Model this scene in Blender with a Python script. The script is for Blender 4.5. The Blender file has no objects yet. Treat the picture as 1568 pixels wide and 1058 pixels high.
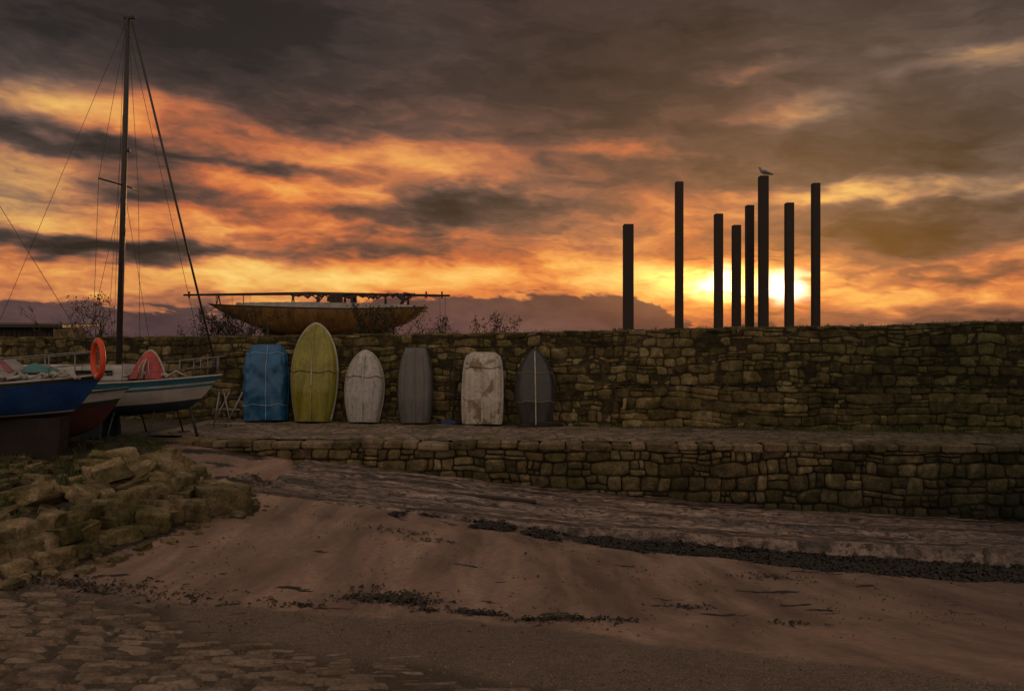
import bpy, math, random
import numpy as np
from mathutils import Vector, Matrix, noise, Euler
random.seed(7)
S = bpy.context.scene
COL = S.collection
R = random.random
def U(a, b): return a + (b - a) * random.random()
def sm(x, a, b):
    t = min(1, max(0, (x - a) / (b - a))); return t * t * (3 - 2 * t)
def nz(x, y, z=0.0): return noise.noise(Vector((x, y, z)))
def fb(x, y, z=0.0, o=4):
    s = 0; a = 1
    for i in range(o):
        s += a * noise.noise(Vector((x, y, z))); x *= 2.03; y *= 2.03; z *= 2.03; a *= .5
    return s

# ------------------------------------------------------------------ node helper
class NT:
    def __init__(s, nt): s.nt = nt; s.n = nt.nodes; s.l = nt.links
    def new(s, t, **k):
        n = s.n.new(t)
        for a, b in k.items(): setattr(n, a, b)
        return n
    def put(s, sock, v):
        if v is None: return
        if isinstance(v, bpy.types.NodeSocket): s.l.new(v, sock)
        else: sock.default_value = v
    def m(s, op, a, b=None, c=None, clamp=False):
        n = s.new('ShaderNodeMath', operation=op); n.use_clamp = clamp
        s.put(n.inputs[0], a); s.put(n.inputs[1], b); s.put(n.inputs[2], c)
        return n.outputs[0]
    def vm(s, op, a, b=None):
        n = s.new('ShaderNodeVectorMath', operation=op)
        s.put(n.inputs[0], a); s.put(n.inputs[1], b)
        return n.outputs['Value'] if op in ('LENGTH', 'DOT_PRODUCT') else n.outputs[0]
    def comb(s, x, y, z):
        n = s.new('ShaderNodeCombineXYZ')
        s.put(n.inputs[0], x); s.put(n.inputs[1], y); s.put(n.inputs[2], z); return n.outputs[0]
    def sep(s, v):
        n = s.new('ShaderNodeSeparateXYZ'); s.put(n.inputs[0], v); return n.outputs
    def noise(s, v, sc, det=3, ro=.55, dist=0, col=False):
        n = s.new('ShaderNodeTexNoise'); s.put(n.inputs['Vector'], v)
        n.inputs['Scale'].default_value = sc; n.inputs['Detail'].default_value = min(det, 5)
        n.inputs['Roughness'].default_value = ro; n.inputs['Distortion'].default_value = dist
        return n.outputs['Color' if col else 'Fac']
    def ramp(s, f, stops, interp='LINEAR'):
        n = s.new('ShaderNodeValToRGB'); cr = n.color_ramp; cr.interpolation = interp
        while len(cr.elements) < len(stops): cr.elements.new(0.5)
        for e, (p, c) in zip(cr.elements, stops):
            e.position = p
            if not hasattr(c, '__len__'): c = (c, c, c)
            e.color = (*c[:3], 1)
        s.put(n.inputs[0], f); return n.outputs[0]
    def mr(s, v, a, b, c=0., d=1., smooth=False):
        n = s.new('ShaderNodeMapRange'); n.interpolation_type = 'SMOOTHSTEP' if smooth else 'LINEAR'
        s.put(n.inputs[0], v)
        for i, x in enumerate((a, b, c, d)): n.inputs[i + 1].default_value = x
        return n.outputs[0]
    def mix(s, f, a, b, mode='MIX'):
        n = s.new('ShaderNodeMix', data_type='RGBA', blend_type=mode)
        s.put(n.inputs[0], f)
        for sk, v in ((n.inputs[6], a), (n.inputs[7], b)):
            if isinstance(v, tuple) and len(v) == 3: v = (*v, 1)
            s.put(sk, v)
        return n.outputs[2]

def srgb(r, g, b):
    f = lambda c: (c / 255 / 12.92) if c < 10 else ((c / 255 + .055) / 1.055) ** 2.4
    return (f(r), f(g), f(b))

def new_mat(name):
    m = bpy.data.materials.new(name); m.use_nodes = True
    nt = NT(m.node_tree); b = m.node_tree.nodes['Principled BSDF']
    return m, nt, b
def bump(nt, b, h, strength=.5, dist=.02):
    n = nt.new('ShaderNodeBump'); n.inputs['Strength'].default_value = strength
    n.inputs['Distance'].default_value = dist
    nt.put(n.inputs['Height'], h); nt.l.new(n.outputs[0], b.inputs['Normal'])

def simple(name, c, rough=.6, sc=6., amt=.35, bmp=.15, metal=0., dirt=0., dirtcol=(.05, .035, .02), spec=.5):
    m, nt, b = new_mat(name)
    tc = nt.new('ShaderNodeTexCoord').outputs['Object']
    n1 = nt.noise(tc, sc, 4, .6)
    lo = tuple(x * (1 - amt) for x in c); hi = tuple(min(1, x * (1 + amt * .6)) for x in c)
    col = nt.ramp(n1, [(.3, lo), (.7, hi)])
    if dirt > 0:
        n2 = nt.noise(tc, sc * .6, 5, .7, .6)
        f = nt.mr(n2, .45, .72, 0, dirt)
        col = nt.mix(f, col, dirtcol)
    nt.l.new(col, b.inputs['Base Color'])
    nt.l.new(nt.mr(n1, .3, .7, max(0.05, rough - .12), min(1, rough + .12)), b.inputs['Roughness'])
    b.inputs['Metallic'].default_value = metal
    b.inputs['Specular IOR Level'].default_value = spec
    if bmp: bump(nt, b, nt.noise(tc, sc * 5, 3, .6), bmp, .02)
    return m

# ------------------------------------------------------------------ mesh builder
class MB:
    def __init__(s): s.v = []; s.f = []; s.m = []; s.t = []; s.sm = []
    def add(s, vs, fs, mat=0, tint=(0.5, 0.5, 0.5), smooth=True):
        o = len(s.v); s.v.extend([tuple(v) for v in vs])
        s.t.extend([tint] * len(vs))
        for f in fs:
            s.f.append(tuple(i + o for i in f)); s.m.append(mat); s.sm.append(smooth)
    def box(s, c, d, rz=0., mat=0, rot=None, taper=1., bev=.0, tint=(.5, .5, .5)):
        M = (rot.to_matrix() if rot else Matrix.Rotation(rz, 3, 'Z'))
        hx, hy, hz = d[0] / 2, d[1] / 2, d[2] / 2
        b = min(bev, hx * .9, hy * .9, hz * .9)
        if b <= 0:
            vs = []
            for z, k in ((-hz, 1), (hz, taper)):
                for x, y in ((-hx, -hy), (hx, -hy), (hx, hy), (-hx, hy)): vs.append(Vector((x * k, y * k, z)))
            fs = [(3, 2, 1, 0), (4, 5, 6, 7), (0, 1, 5, 4), (1, 2, 6, 5), (2, 3, 7, 6), (3, 0, 4, 7)]
        else:
            vs = []; fs = []
            lv = [(-hz, b, 1), (-hz + b, 0, 1), (hz - b, 0, taper), (hz, b, taper)]
            for z, ins, k in lv:
                X, Y = (hx - ins) * k, (hy - ins) * k
                for x, y in ((-X + b, -Y), (X - b, -Y), (X, -Y + b), (X, Y - b), (X - b, Y), (-X + b, Y), (-X, Y - b), (-X, -Y + b)):
                    vs.append(Vector((x, y, z)))
            for k in range(3):
                for i in range(8): fs.append((k * 8 + i, k * 8 + (i + 1) % 8, k * 8 + 8 + (i + 1) % 8, k * 8 + 8 + i))
            fs.append(tuple(range(7, -1, -1))); fs.append(tuple(range(24, 32)))
        C = Vector(c)
        s.add([M @ v + C for v in vs], fs, mat, tint, False)
    def tube(s, pts, r, n=6, mat=0, close=False, tint=(.5, .5, .5)):
        pts = [Vector(p) for p in pts]; k = len(pts)
        rs = r if isinstance(r, (list, tuple)) else [r] * k
        vs = []; prev = None
        for i, p in enumerate(pts):
            if close: t = pts[(i + 1) % k] - pts[i - 1]
            else: t = pts[min(i + 1, k - 1)] - pts[max(i - 1, 0)]
            if t.length < 1e-9: t = Vector((0, 0, 1))
            t.normalize()
            if prev is None:
                a = Vector((0, 0, 1)) if abs(t.z) < .9 else Vector((1, 0, 0))
                prev = t.cross(a).normalized()
            prev = (prev - t * prev.dot(t)).normalized()
            q = t.cross(prev)
            for j in range(n):
                an = 2 * math.pi * j / n
                vs.append(p + (prev * math.cos(an) + q * math.sin(an)) * rs[i])
        fs = []
        for i in range(k if close else k - 1):
            for j in range(n):
                a = i * n; b2 = ((i + 1) % k) * n
                fs.append((a + j, a + (j + 1) % n, b2 + (j + 1) % n, b2 + j))
        if not close: fs.append(tuple(range(n - 1, -1, -1))); fs.append(tuple(range((k - 1) * n, k * n)))
        s.add(vs, fs, mat, tint, True)
    def build(s, name, mats, parent=None, tint=False):
        me = bpy.data.meshes.new(name); me.from_pydata(s.v, [], s.f)
        for m in mats: me.materials.append(m)
        me.polygons.foreach_set('material_index', s.m)
        me.polygons.foreach_set('use_smooth', s.sm)
        if tint:
            a = me.color_attributes.new('tint', 'FLOAT_COLOR', 'POINT')
            arr = np.ones((len(s.v), 4), dtype=np.float32); arr[:, :3] = np.array(s.t, dtype=np.float32)
            a.data.foreach_set('color', arr.ravel())
        me.update()
        o = bpy.data.objects.new(name, me); COL.objects.link(o)
        if parent: o.parent = parent
        return o
def empty(name, loc=(0, 0, 0)):
    e = bpy.data.objects.new(name, None); COL.objects.link(e); e.empty_display_size = .3; return e

# ------------------------------------------------------------------ layout functions (metres)
CAM_Z = 2.6
def Yw(X): return 25.4 + (15.2 - X) * .18          # foot of the harbour wall
def Yq(X): return 22.87 - .06 * X                  # face of the quay
def gq(X): return float(np.interp(X, [-11, -9, -5, 1, 7, 13, 20, 40], [0, -.1, -.62, -1.3, -1.77, -2.03, -2.3, -2.6]))
def Ya(X): return float(np.interp(X, [-6, -5.4, .94, 6.8, 11.6, 40], [18.2, 18.3, 18.6, 19.1, 19.2, 19.6])) + .12 * nz(X * .5, 3)
def wband(X): return float(np.interp(X, [-1, 0, 2, 4, 5.5, 8, 12, 40], [.4, .6, 1.1, 2.4, 3.3, 3.9, 4.6, 5]))   # width of the weed-covered channel
def bankx(Y): return float(np.interp(Y, [-10, 4, 8, 10, 12.1, 14.5, 16.9, 19, 22, 23.6, 40], [-40, -20, -12, -9.3, -7.7, -6.9, -6.3, -7.4, -8.8, -9.4, -9.4]))
def ditch(X): return float(np.interp(X, [-5, 0, 3, 12], [.05, .14, .26, .42]))
def zbeach(X, Y):
    f = float(np.interp(Y, [-20, 0, 6, 9, 11, 13, 16, 18, 30], [3.2, 1.0, .1, -.50, -.85, -1.05, -1.22, -1.3, -1.3]))
    w = sm(Y, 8, 18.5)
    return f + w * (gq(X) + 1.3)
def zyard(X, Y): return float(np.interp(Y, [10, 13, 16, 20, 23], [-.45, -.32, -.18, -.10, -.05])) + .05 * nz(X * .8, Y * .8, 1)
def cob_edge(X, Y): return float(np.interp(Y, [3, 6.2, 8, 11, 12], [2.6, .9, -1.5, -4.8, -6.8])) + .7 * nz(X * .8, Y * .8, 6)
def zter(X, Y):
    if Y > 60: return -4 - min(3, (Y - 60) * .1)
    if Y > Yw(X) + .5: return .6 + .05 * nz(X * .3, Y * .3)
    zb = zbeach(X, Y)
    ya = Ya(X)
    if X > -6:
        if Y < ya + .1:
            k = sm(Y, ya - 3.2, ya - .5) * sm(X, -6, -3)
            zb -= ditch(X) * k
            zb += .08 * sm(Y, ya - wband(X) - .3, ya - wband(X) + .5) * sm(X, 0, 4) * nz(X * 2.6, Y * 4, 44)
        else: zb -= .12
        if Y > Yq(X) + .15: return -.4 if X > -9.2 else -.05
    zb += .034 * nz(X * 1.3 + Y * .15, Y * .20, 5) + .014 * nz(X * 2.5, Y * 1.0, 9) + .010 * nz(X * 9, Y * 7, 2)
    m = sm(bankx(Y) - X, -.5, .9)
    zy = zyard(X, Y)
    if Y < 12: zy = max(zy, zb + .05) if Y < 8 else zy
    if m <= 0: return zb
    return zb * (1 - m) + max(zy, zb) * m

# ------------------------------------------------------------------ terrain
def frange(a, b, st):
    n = int(round((b - a) / st)); return [a + (b - a) * i / n for i in range(n + 1)]
xs = [-400, -200, -100, -60, -40, -30, -22] + frange(-17, 19, .10) + [22, 28, 40, 60, 100, 200, 400]
ys = [-300, -100, -40, -15, -5, 0, 2] + frange(3.5, 23.6, .09) + frange(24, 34, .5) + [38, 45, 55, 60, 62, 80, 100]
nx, ny = len(xs), len(ys)
V = []; T = []
def gravel_line(X): return float(np.interp(X, [-12, -7, -3, 0, 1.6, 3.1, 5, 9], [12.2, 11.6, 10.9, 10.1, 8.8, 7.2, 5.4, 2.6]))
for y in ys:
    for x in xs:
        V.append((x, y, zter(x, y)))
        e = .5 * fb(x * .9, y * .9, 3, 4)
        grav = sm(gravel_line(x) - y + e * .8, -.15, .25)
        ya = Ya(x)
        d = 0
        d = max(d, sm(x, -.8, 2.5) * sm(y + e * .9, ya - wband(x) - .25, ya - wband(x) + .35) * (1 - sm(y, ya + .1, ya + .3)))
        d = max(d, .8 * sm(-x, 3.5, 5.5) * sm(y + e, 18.3, 19.5) * sm(e, -.15, .35))
        d = max(d, sm(1 - abs(y - gravel_line(x) - .25 + .5 * e) / .3, 0, 1) * sm(e + .05, 0, .4) * .8 * sm(-x, -1, 0.5))
        d = max(d, sm(1 - ((x - bankx(y) - .55) / .8) ** 2, 0, 1) * sm(y + e * 2, 11, 12.3) * (1 - sm(y, 15.5, 18)) * .9)
        p = fb(x * 1.1, y * 2.4, 61, 4)
        d = max(d, sm(p, .50, .70) * sm(y, 9.0, 11) * .85)
        yard = sm(bankx(y) - x + .3 * e, 0, .6)
        if y < 12: yard = max(yard, .8 * sm(cob_edge(x, y) - x, 0, .7))
        T.append((grav, min(1, max(0, d)), yard, 1))
F = []
for j in range(ny - 1):
    for i in range(nx - 1):
        a = j * nx + i; F.append((a, a + 1, a + nx + 1, a + nx))
me = bpy.data.meshes.new('ground'); me.from_pydata(V, [], F)
ca = me.color_attributes.new('mask', 'FLOAT_COLOR', 'POINT'); ca.data.foreach_set('color', np.array(T, dtype=np.float32).ravel())
me.polygons.foreach_set('use_smooth', [True] * len(F))
ground = bpy.data.objects.new('ground', me); COL.objects.link(ground)
m, nt, b = new_mat('beach_ground')
at = nt.new('ShaderNodeAttribute'); at.attribute_name = 'mask'
mk = nt.sep(at.outputs['Color'])
tc = nt.new('ShaderNodeTexCoord').outputs['Object']
px_, py_, pz_ = nt.sep(tc)
st = nt.vm('MULTIPLY', tc, (1.0, .22, 1.0))
nA = nt.noise(st, 1.3, 5, .62, .3); nB = nt.noise(tc, 9, 5, .70); nC = nt.noise(tc, 60, 2, .7)
sand = nt.ramp(nA, [(.3, (.135, .085, .064)), (.45, (.225, .148, .112)), (.58, (.34, .225, .165)), (.72, (.45, .305, .22))])
sand = nt.mix(nt.mr(nB, .35, .68, 0, .5), sand, (.115, .075, .060))
wet_vignette = nt.mr(nt.m('ADD', px_, nt.m('MULTIPLY_ADD', nA, 5, -2.5)), 2.0, 11, 0, .70, True)
sand = nt.mix(wet_vignette, sand, (.078, .057, .052))  # wet sand tone plus vignette darkening painted into the colour towards the right
vor = nt.new('ShaderNodeTexVoronoi'); vor.inputs['Scale'].default_value = 42; nt.l.new(tc, vor.inputs['Vector'])
gr = nt.mix(nt.mr(vor.outputs['Distance'], 0, .6, 0, 1), nt.mix(.5, (.56, .43, .33), vor.outputs['Color'], 'MULTIPLY'), (.09, .067, .053))
gr = nt.mix(nt.mr(nA, .35, .65, 0, .45), gr, (.28, .20, .15))
gr = nt.mix(nt.mr(nB, .45, .66, 0, .6), gr, (.08, .06, .048))
col = nt.mix(mk[0], sand, gr)
mud = nt.ramp(nB, [(.3, (.014, .014, .008)), (.55, (.045, .038, .020)), (.75, (.10, .085, .048))])
col = nt.mix(mk[2], col, mud)
dk = nt.ramp(nt.noise(tc, 14, 5, .75), [(.35, (.006, .0055, .004)), (.6, (.018, .015, .011)), (.8, (.08, .065, .05))])
dm = nt.m('MULTIPLY_ADD', nB, 1.6, nt.m('SUBTRACT', mk[1], .95))
col = nt.mix(nt.mr(dm, .25, .5, 0, 1), col, dk)
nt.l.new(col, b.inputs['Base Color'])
nt.l.new(nt.mr(nA, .35, .65, .36, .75), b.inputs['Roughness'])
b.inputs['Specular IOR Level'].default_value = .5
hh = nt.m('ADD', nt.m('MULTIPLY', nB, .6), nt.m('MULTIPLY', nC, .25))
hh = nt.m('ADD', hh, nt.m('MULTIPLY', nt.m('MULTIPLY', vor.outputs['Distance'], mk[0]), -.5))
bump(nt, b, hh, 1., .06)
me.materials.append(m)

# sea
mb = MB(); mb.add([(-3000, 61, -3.6), (3000, 61, -3.6), (3000, 6000, -3.6), (-3000, 6000, -3.6)], [(0, 1, 2, 3)])
m, nt, b = new_mat('sea_water'); b.inputs['Base Color'].default_value = (.02, .03, .035, 1); b.inputs['Roughness'].default_value = .12
tc = nt.new('ShaderNodeTexCoord').outputs['Object']; bump(nt, b, nt.noise(tc, .6, 5, .6), .5, .3)
mb.build('sea', [m])

# ------------------------------------------------------------------ stone material
def stone_mat(name, stops, grime=(.02, .017, .01), gz=None, algae=None, bmp=.7, right=None, moss=(.46, .50, .32), mossamt=.85):
    m, nt, b = new_mat(name)
    at = nt.new('ShaderNodeAttribute'); at.attribute_name = 'tint'
    t = nt.sep(at.outputs['Color'])
    tc = nt.new('ShaderNodeTexCoord').outputs['Object']
    n1 = nt.noise(tc, 4, 5, .74, .3); n2 = nt.noise(tc, .8, 4, .65); n3 = nt.noise(tc, 24, 3, .7)
    f = nt.m('ADD', nt.m('MULTIPLY', t[0], .34), nt.m('MULTIPLY', n1, 1.0)); f = nt.m('SUBTRACT', f, .06)
    col = nt.ramp(f, stops)
    col = nt.mix(nt.mr(n3, .45, .72, 0, .6), col, grime)
    col = nt.mix(nt.mr(n2, .42, .62, 0, mossamt), col, nt.mix(1, col, moss, 'MULTIPLY'))
    xyz = nt.sep(tc)
    if algae:
        zl, zh = gz
        fz = nt.m('ADD', xyz[2], nt.m('MULTIPLY_ADD', n1, 1.2, -.6))
        col = nt.mix(nt.mr(fz, zh, zl, 0, .9), col, algae)
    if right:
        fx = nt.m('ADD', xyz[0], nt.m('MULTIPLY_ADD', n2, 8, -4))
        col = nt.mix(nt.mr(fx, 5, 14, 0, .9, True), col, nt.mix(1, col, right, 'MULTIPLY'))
    nt.l.new(col, b.inputs['Base Color'])
    b.inputs['Roughness'].default_value = .85; b.inputs['Specular IOR Level'].default_value = .3
    bump(nt, b, nt.m('ADD', nt.m('MULTIPLY', n1, .6), nt.m('MULTIPLY', n3, .4)), bmp, .06)
    return m
WS = [(.34, (.034, .026, .011)), (.50, (.10, .077, .030)), (.68, (.195, .15, .064)), (.95, (.46, .37, .21))]
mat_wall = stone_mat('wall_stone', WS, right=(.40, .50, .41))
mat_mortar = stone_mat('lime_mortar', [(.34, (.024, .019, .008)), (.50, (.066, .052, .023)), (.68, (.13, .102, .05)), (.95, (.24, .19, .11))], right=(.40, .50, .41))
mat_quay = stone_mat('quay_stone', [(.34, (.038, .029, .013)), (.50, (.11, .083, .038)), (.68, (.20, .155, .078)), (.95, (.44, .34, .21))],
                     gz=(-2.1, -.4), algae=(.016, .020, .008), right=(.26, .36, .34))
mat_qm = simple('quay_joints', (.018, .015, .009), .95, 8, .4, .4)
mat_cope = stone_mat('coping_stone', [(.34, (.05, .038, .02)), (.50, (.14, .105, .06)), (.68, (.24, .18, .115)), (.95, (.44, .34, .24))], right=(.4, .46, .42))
mat_rock = stone_mat('bank_rock', [(.32, (.042, .036, .020)), (.48, (.125, .10, .052)), (.64, (.235, .18, .10)), (.90, (.50, .37, .26))], grime=(.022, .022, .012), moss=(.38, .44, .20), mossamt=.85)

def masonry(mb, A, B, zbot, ztop, ch, sw, depth, seed, gap=.007, wu=.08, wv=.10):
    """roughly coursed, squared rubble; all stones share one warped lattice so joints stay thin"""
    rnd = random.Random(seed)
    A = Vector((A[0], A[1], 0)); B = Vector((B[0], B[1], 0)); L = (B - A).length
    d = (B - A).normalized(); nrm = Vector((d.y, -d.x, 0))
    if nrm.y > 0: nrm = -nrm
    zmin = min(zbot(A.x + d.x * L * i / 40) for i in range(41)); zmax = max(ztop(A.x + d.x * L * i / 40) for i in range(41))
    def W(u, v):
        return (u + wu * nz(u * 2.3, v * 3.1, seed) + .10 * nz(u * .7, v * .9, seed + 3),
                v + wv * nz(u * 1.7, v * 2.2, seed + 9) + .20 * nz(u * .33, v * .7, seed + 6))
    def put(u0, u1, v0, v1):
        uc, vc = (u0 + u1) / 2, (v0 + v1) / 2
        X = A.x + d.x * min(L, max(0, uc)); zt, zb = ztop(X), zbot(X)
        poly = []
        for (a, b_), (c, e_) in (((u0, v0), (u1, v0)), ((u1, v0), (u1, v1)), ((u1, v1), (u0, v1)), ((u0, v1), (u0, v0))):
            poly.append(W(a, b_)); poly.append(W((a + c) / 2, (b_ + e_) / 2))
        zt2 = zt + rnd.uniform(-.03, .03)
        if min(p[1] for p in poly) > zt - .05 or max(p[1] for p in poly) < zb: return
        poly = [(p[0], min(p[1], zt2)) for p in poly]
        cu = sum(p[0] for p in poly) / 8; cv = sum(p[1] for p in poly) / 8
        wd = max(p[0] for p in poly) - min(p[0] for p in poly); ht = max(p[1] for p in poly) - min(p[1] for p in poly)
        if ht < .05 or wd < .05: return
        nw = []
        for k in range(8):
            p = poly[k]
            if k % 2 == 0:
                a, c = poly[k - 1], poly[(k + 1) % 8]; f = rnd.uniform(.10, .46)
                nw.append((p[0] + (a[0] - p[0]) * f, p[1] + (a[1] - p[1]) * f)); nw.append((p[0] + (c[0] - p[0]) * f * .8, p[1] + (c[1] - p[1]) * f * .8))
            else: nw.append(p)
        poly = nw; K = len(poly)
        prot = rnd.uniform(-.034, .03); so = rnd.uniform(0, 99); t1 = rnd.uniform(-.09, .09); t2 = rnd.uniform(-.12, .12)
        gu, gv = 1 - 2 * gap / wd, 1 - 2 * gap / ht; bu, bv = 1 - 2 * (gap + .022) / wd, 1 - 2 * (gap + .022) / ht
        vs = []
        for ku, kv, dep in ((gu, gv, -.4), (bu, bv, .85), (.55, .5, 1)):
            for p in poly:
                uu = cu + (p[0] - cu) * ku; vv = cv + (p[1] - cv) * kv
                h = depth * dep + ((prot + t1 * (uu - cu) + t2 * (vv - cv) + .035 * noise.noise(Vector((uu * 5 + so, vv * 5, 0)))) if dep > 0 else 0)
                P = A + d * uu + nrm * h; vs.append((P.x, P.y, vv))
        P = A + d * cu + nrm * (depth + prot); vs.append((P.x, P.y, cv))
        fs = []
        for l in range(2):
            for k in range(K): fs.append((l * K + k, l * K + (k + 1) % K, l * K + K + (k + 1) % K, l * K + K + k))
        for k in range(K): fs.append((2 * K + k, 2 * K + (k + 1) % K, 3 * K))
        mb.add(vs, fs, 0, (rnd.random(), rnd.random(), rnd.random()))
    v = zmin - .4
    while v < zmax + .3:
        h = rnd.uniform(*ch); u = -rnd.random() * .4
        while u < L:
            w = rnd.uniform(*sw) * (1.6 if rnd.random() < .18 else 1); q = rnd.random()
            if q < .28 and h > .2:
                mid = v + h * rnd.uniform(.35, .65); x1 = u + w * rnd.uniform(.35, .65)
                if rnd.random() < .5: put(u, u + w, v, mid)
                else: put(u, x1, v, mid); put(x1, u + w, v, mid)
                x1 = u + w * rnd.uniform(.35, .65)
                if rnd.random() < .6: put(u, u + w, mid, v + h)
                else: put(u, x1, mid, v + h); put(x1, u + w, mid, v + h)
            elif q < .38 and w > .35: put(u, u + w * .4, v, v + h); put(u + w * .4, u + w, v, v + h)
            else: put(u, u + w, v, v + h)
            u += w
        v += h

# ------------------------------------------------------------------ harbour wall
wall = empty('harbour_wall')
def wtop(X): return float(np.interp(X, [-40, -10.4, 0, 5, 15, 40], [2.85, 2.88, 2.98, 3.10, 3.22, 3.4])) + .04 * nz(X * 1.2, 7) + (.06 if X > 12.6 else 0)
mb = MB(); masonry(mb, (-26, Yw(-26)), (26, Yw(26)), lambda X: -.1, wtop, (.22, .44), (.26, .70), .04, 3, gap=.005, wv=.12)
mb.build('face_stones', [mat_wall], wall, True)
mb = MB(); masonry(mb, (3.6, Yw(3.6) - .2), (26, Yw(26) - .2), lambda X: -.1, lambda X: 1.33 + .05 * nz(X, 1), (.30, .46), (.4, .9), .04, 11, gap=.005)
o = [(3.6, Yw(3.6) - .18), (26, Yw(26) - .18), (26, Yw(26) + .05), (3.6, Yw(3.6) + .05)]
vs = [(x, y, -.2) for x, y in o] + [(x, y, 1.31) for x, y in o]
mb.build('plinth_stones', [mat_wall], wall, True)
mb = MB(); mb.add(vs, [(4, 5, 6, 7), (0, 1, 5, 4), (3, 0, 4, 7)], 0, smooth=False); mb.build('plinth_core', [mat_mortar], wall)
mb = MB(); pts = frange(-30, 34, .5); vs = []
for X in pts:
    for dy, dz in ((-.016, -.4), (-.016, None), (1.05, None), (1.05, -.4)):
        vs.append((X, Yw(X) + dy, (wtop(X) - .04) if dz is None else dz))
fs = []
for i in range(len(pts) - 1):
    for k in range(3): fs.append((i * 4 + k, i * 4 + 4 + k, i * 4 + 5 + k, i * 4 + 1 + k))
mb.add(vs, fs, 0, smooth=False); mb.build('wall_core', [mat_mortar], wall)
mb = MB(); X = -30
while X < 34:
    w = U(.3, .75)
    for yy in (0.16, .52, .86):
        h = U(.06, .12)
        mb.box((X + w / 2, Yw(X + w / 2) + yy, wtop(X) - .03 + h / 2 * .6), (w - .01, .33, h), -.178 + U(-.04, .04), 0, bev=.03, tint=(R() * .7, R(), R()))
    X += w
mb.build('capping_stones', [mat_wall], wall, True)

# ------------------------------------------------------------------ quay
quay = empty('stone_quay')
mb = MB(); masonry(mb, (-9.2, Yq(-9.2)), (26, Yq(26)), lambda X: gq(X) - .15, lambda X: -.17, (.24, .42), (.26, .62), .06, 5, gap=.010)
mb.build('quay_face_stones', [mat_quay], quay, True)
mb = MB()
vs = []; pts = frange(-9.2, 34, .5)
for X in pts: vs += [(X, Yq(X) + .02, -3), (X, Yq(X) + .02, -.04)]
mb.add(vs, [(i * 2, i * 2 + 2, i * 2 + 3, i * 2 + 1) for i in range(len(pts) - 1)], 0, smooth=False)
mb.build('quay_core', [mat_qm], quay)
mb = MB(); X = -9.4
while X < 34:
    w = U(.35, .9)
    mb.box((X + w / 2, Yq(X + w / 2) + .2 + U(-.07, .03), -.085 + U(-.04, .03)), (w - .02, .56 + U(-.04, .04), .2 + U(-.03, .05)), mat=0, rot=Euler((U(-.04, .04), U(-.04, .04), -.06 + U(-.05, .05))), bev=.045, tint=(R() * .8, R(), R()))
    X += w
mb.build('coping_stones', [mat_cope], quay, True)
m, nt, b = new_mat('quay_paving')
tc = nt.new('ShaderNodeTexCoord').outputs['Object']
vo = nt.new('ShaderNodeTexVoronoi', feature='DISTANCE_TO_EDGE'); vo.inputs['Scale'].default_value = 2.6; nt.l.new(tc, vo.inputs['Vector'])
nn = nt.noise(tc, .9, 5, .65)
c = nt.ramp(nt.noise(tc, 3, 3, .6), [(.3, (.12, .088, .066)), (.5, (.22, .165, .125)), (.7, (.37, .28, .22))])
c = nt.mix(nt.mr(vo.outputs[0], 0, .07, 1, 0), c, (.04, .033, .016))
c = nt.mix(nt.mr(nn, .44, .62, 0, .8), c, (.055, .050, .024))
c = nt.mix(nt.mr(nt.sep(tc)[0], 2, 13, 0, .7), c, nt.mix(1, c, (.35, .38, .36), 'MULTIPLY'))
nt.l.new(c, b.inputs['Base Color']); b.inputs['Roughness'].default_value = .7
bump(nt, b, nt.m('ADD', nt.mr(vo.outputs[0], 0, .12), nn), .8, .05)
mb = MB(); pts = frange(-10.6, 34, .35); vs = []; K = 18
for X in pts:
    y0 = Yq(X) + (.46 if X > -9.4 else 1.2); y1 = Yw(X) + .03
    for k in range(K):
        y = y0 + (y1 - y0) * k / (K - 1)
        vs.append((X, y, .0 + .03 * nz(X * 1.1, y * 1.1, 4) + .02 * nz(X * 3.1, y * 3.1, 4)))
mb.add(vs, [(i * K + k, i * K + K + k, i * K + K + k + 1, i * K + k + 1) for i in range(len(pts) - 1) for k in range(K - 1)])
mb.build('quay_paving', [m], quay)

# ------------------------------------------------------------------ old slipway apron at the foot of the quay
m, nt, b = new_mat('wet_slipway')
tc = nt.new('ShaderNodeTexCoord').outputs['Object']
st = nt.vm('MULTIPLY', tc, (.22, 1.9, 1.))
n1 = nt.noise(st, 1.6, 5, .70, .6); n2 = nt.noise(nt.vm('MULTIPLY', tc, (.6, 1.3, 1.)), 7, 5, .72)
c = nt.ramp(n1, [(.36, (.025, .02, .018)), (.46, (.15, .108, .09)), (.58, (.33, .24, .20)), (.72, (.50, .38, .32))])
c = nt.mix(nt.mr(n2, .46, .59, 0, .92), c, (.022, .018, .014))
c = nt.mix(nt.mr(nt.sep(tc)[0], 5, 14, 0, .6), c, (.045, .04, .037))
nt.l.new(c, b.inputs['Base Color']); nt.l.new(nt.mr(n1, .4, .6, .25, .65), b.inputs['Roughness'])
bump(nt, b, nt.m('ADD', nt.m('MULTIPLY', n2, .6), n1), .9, .08)
mb = MB(); pts = frange(-5.6, 34, .14); vs = []; K = 34
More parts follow.
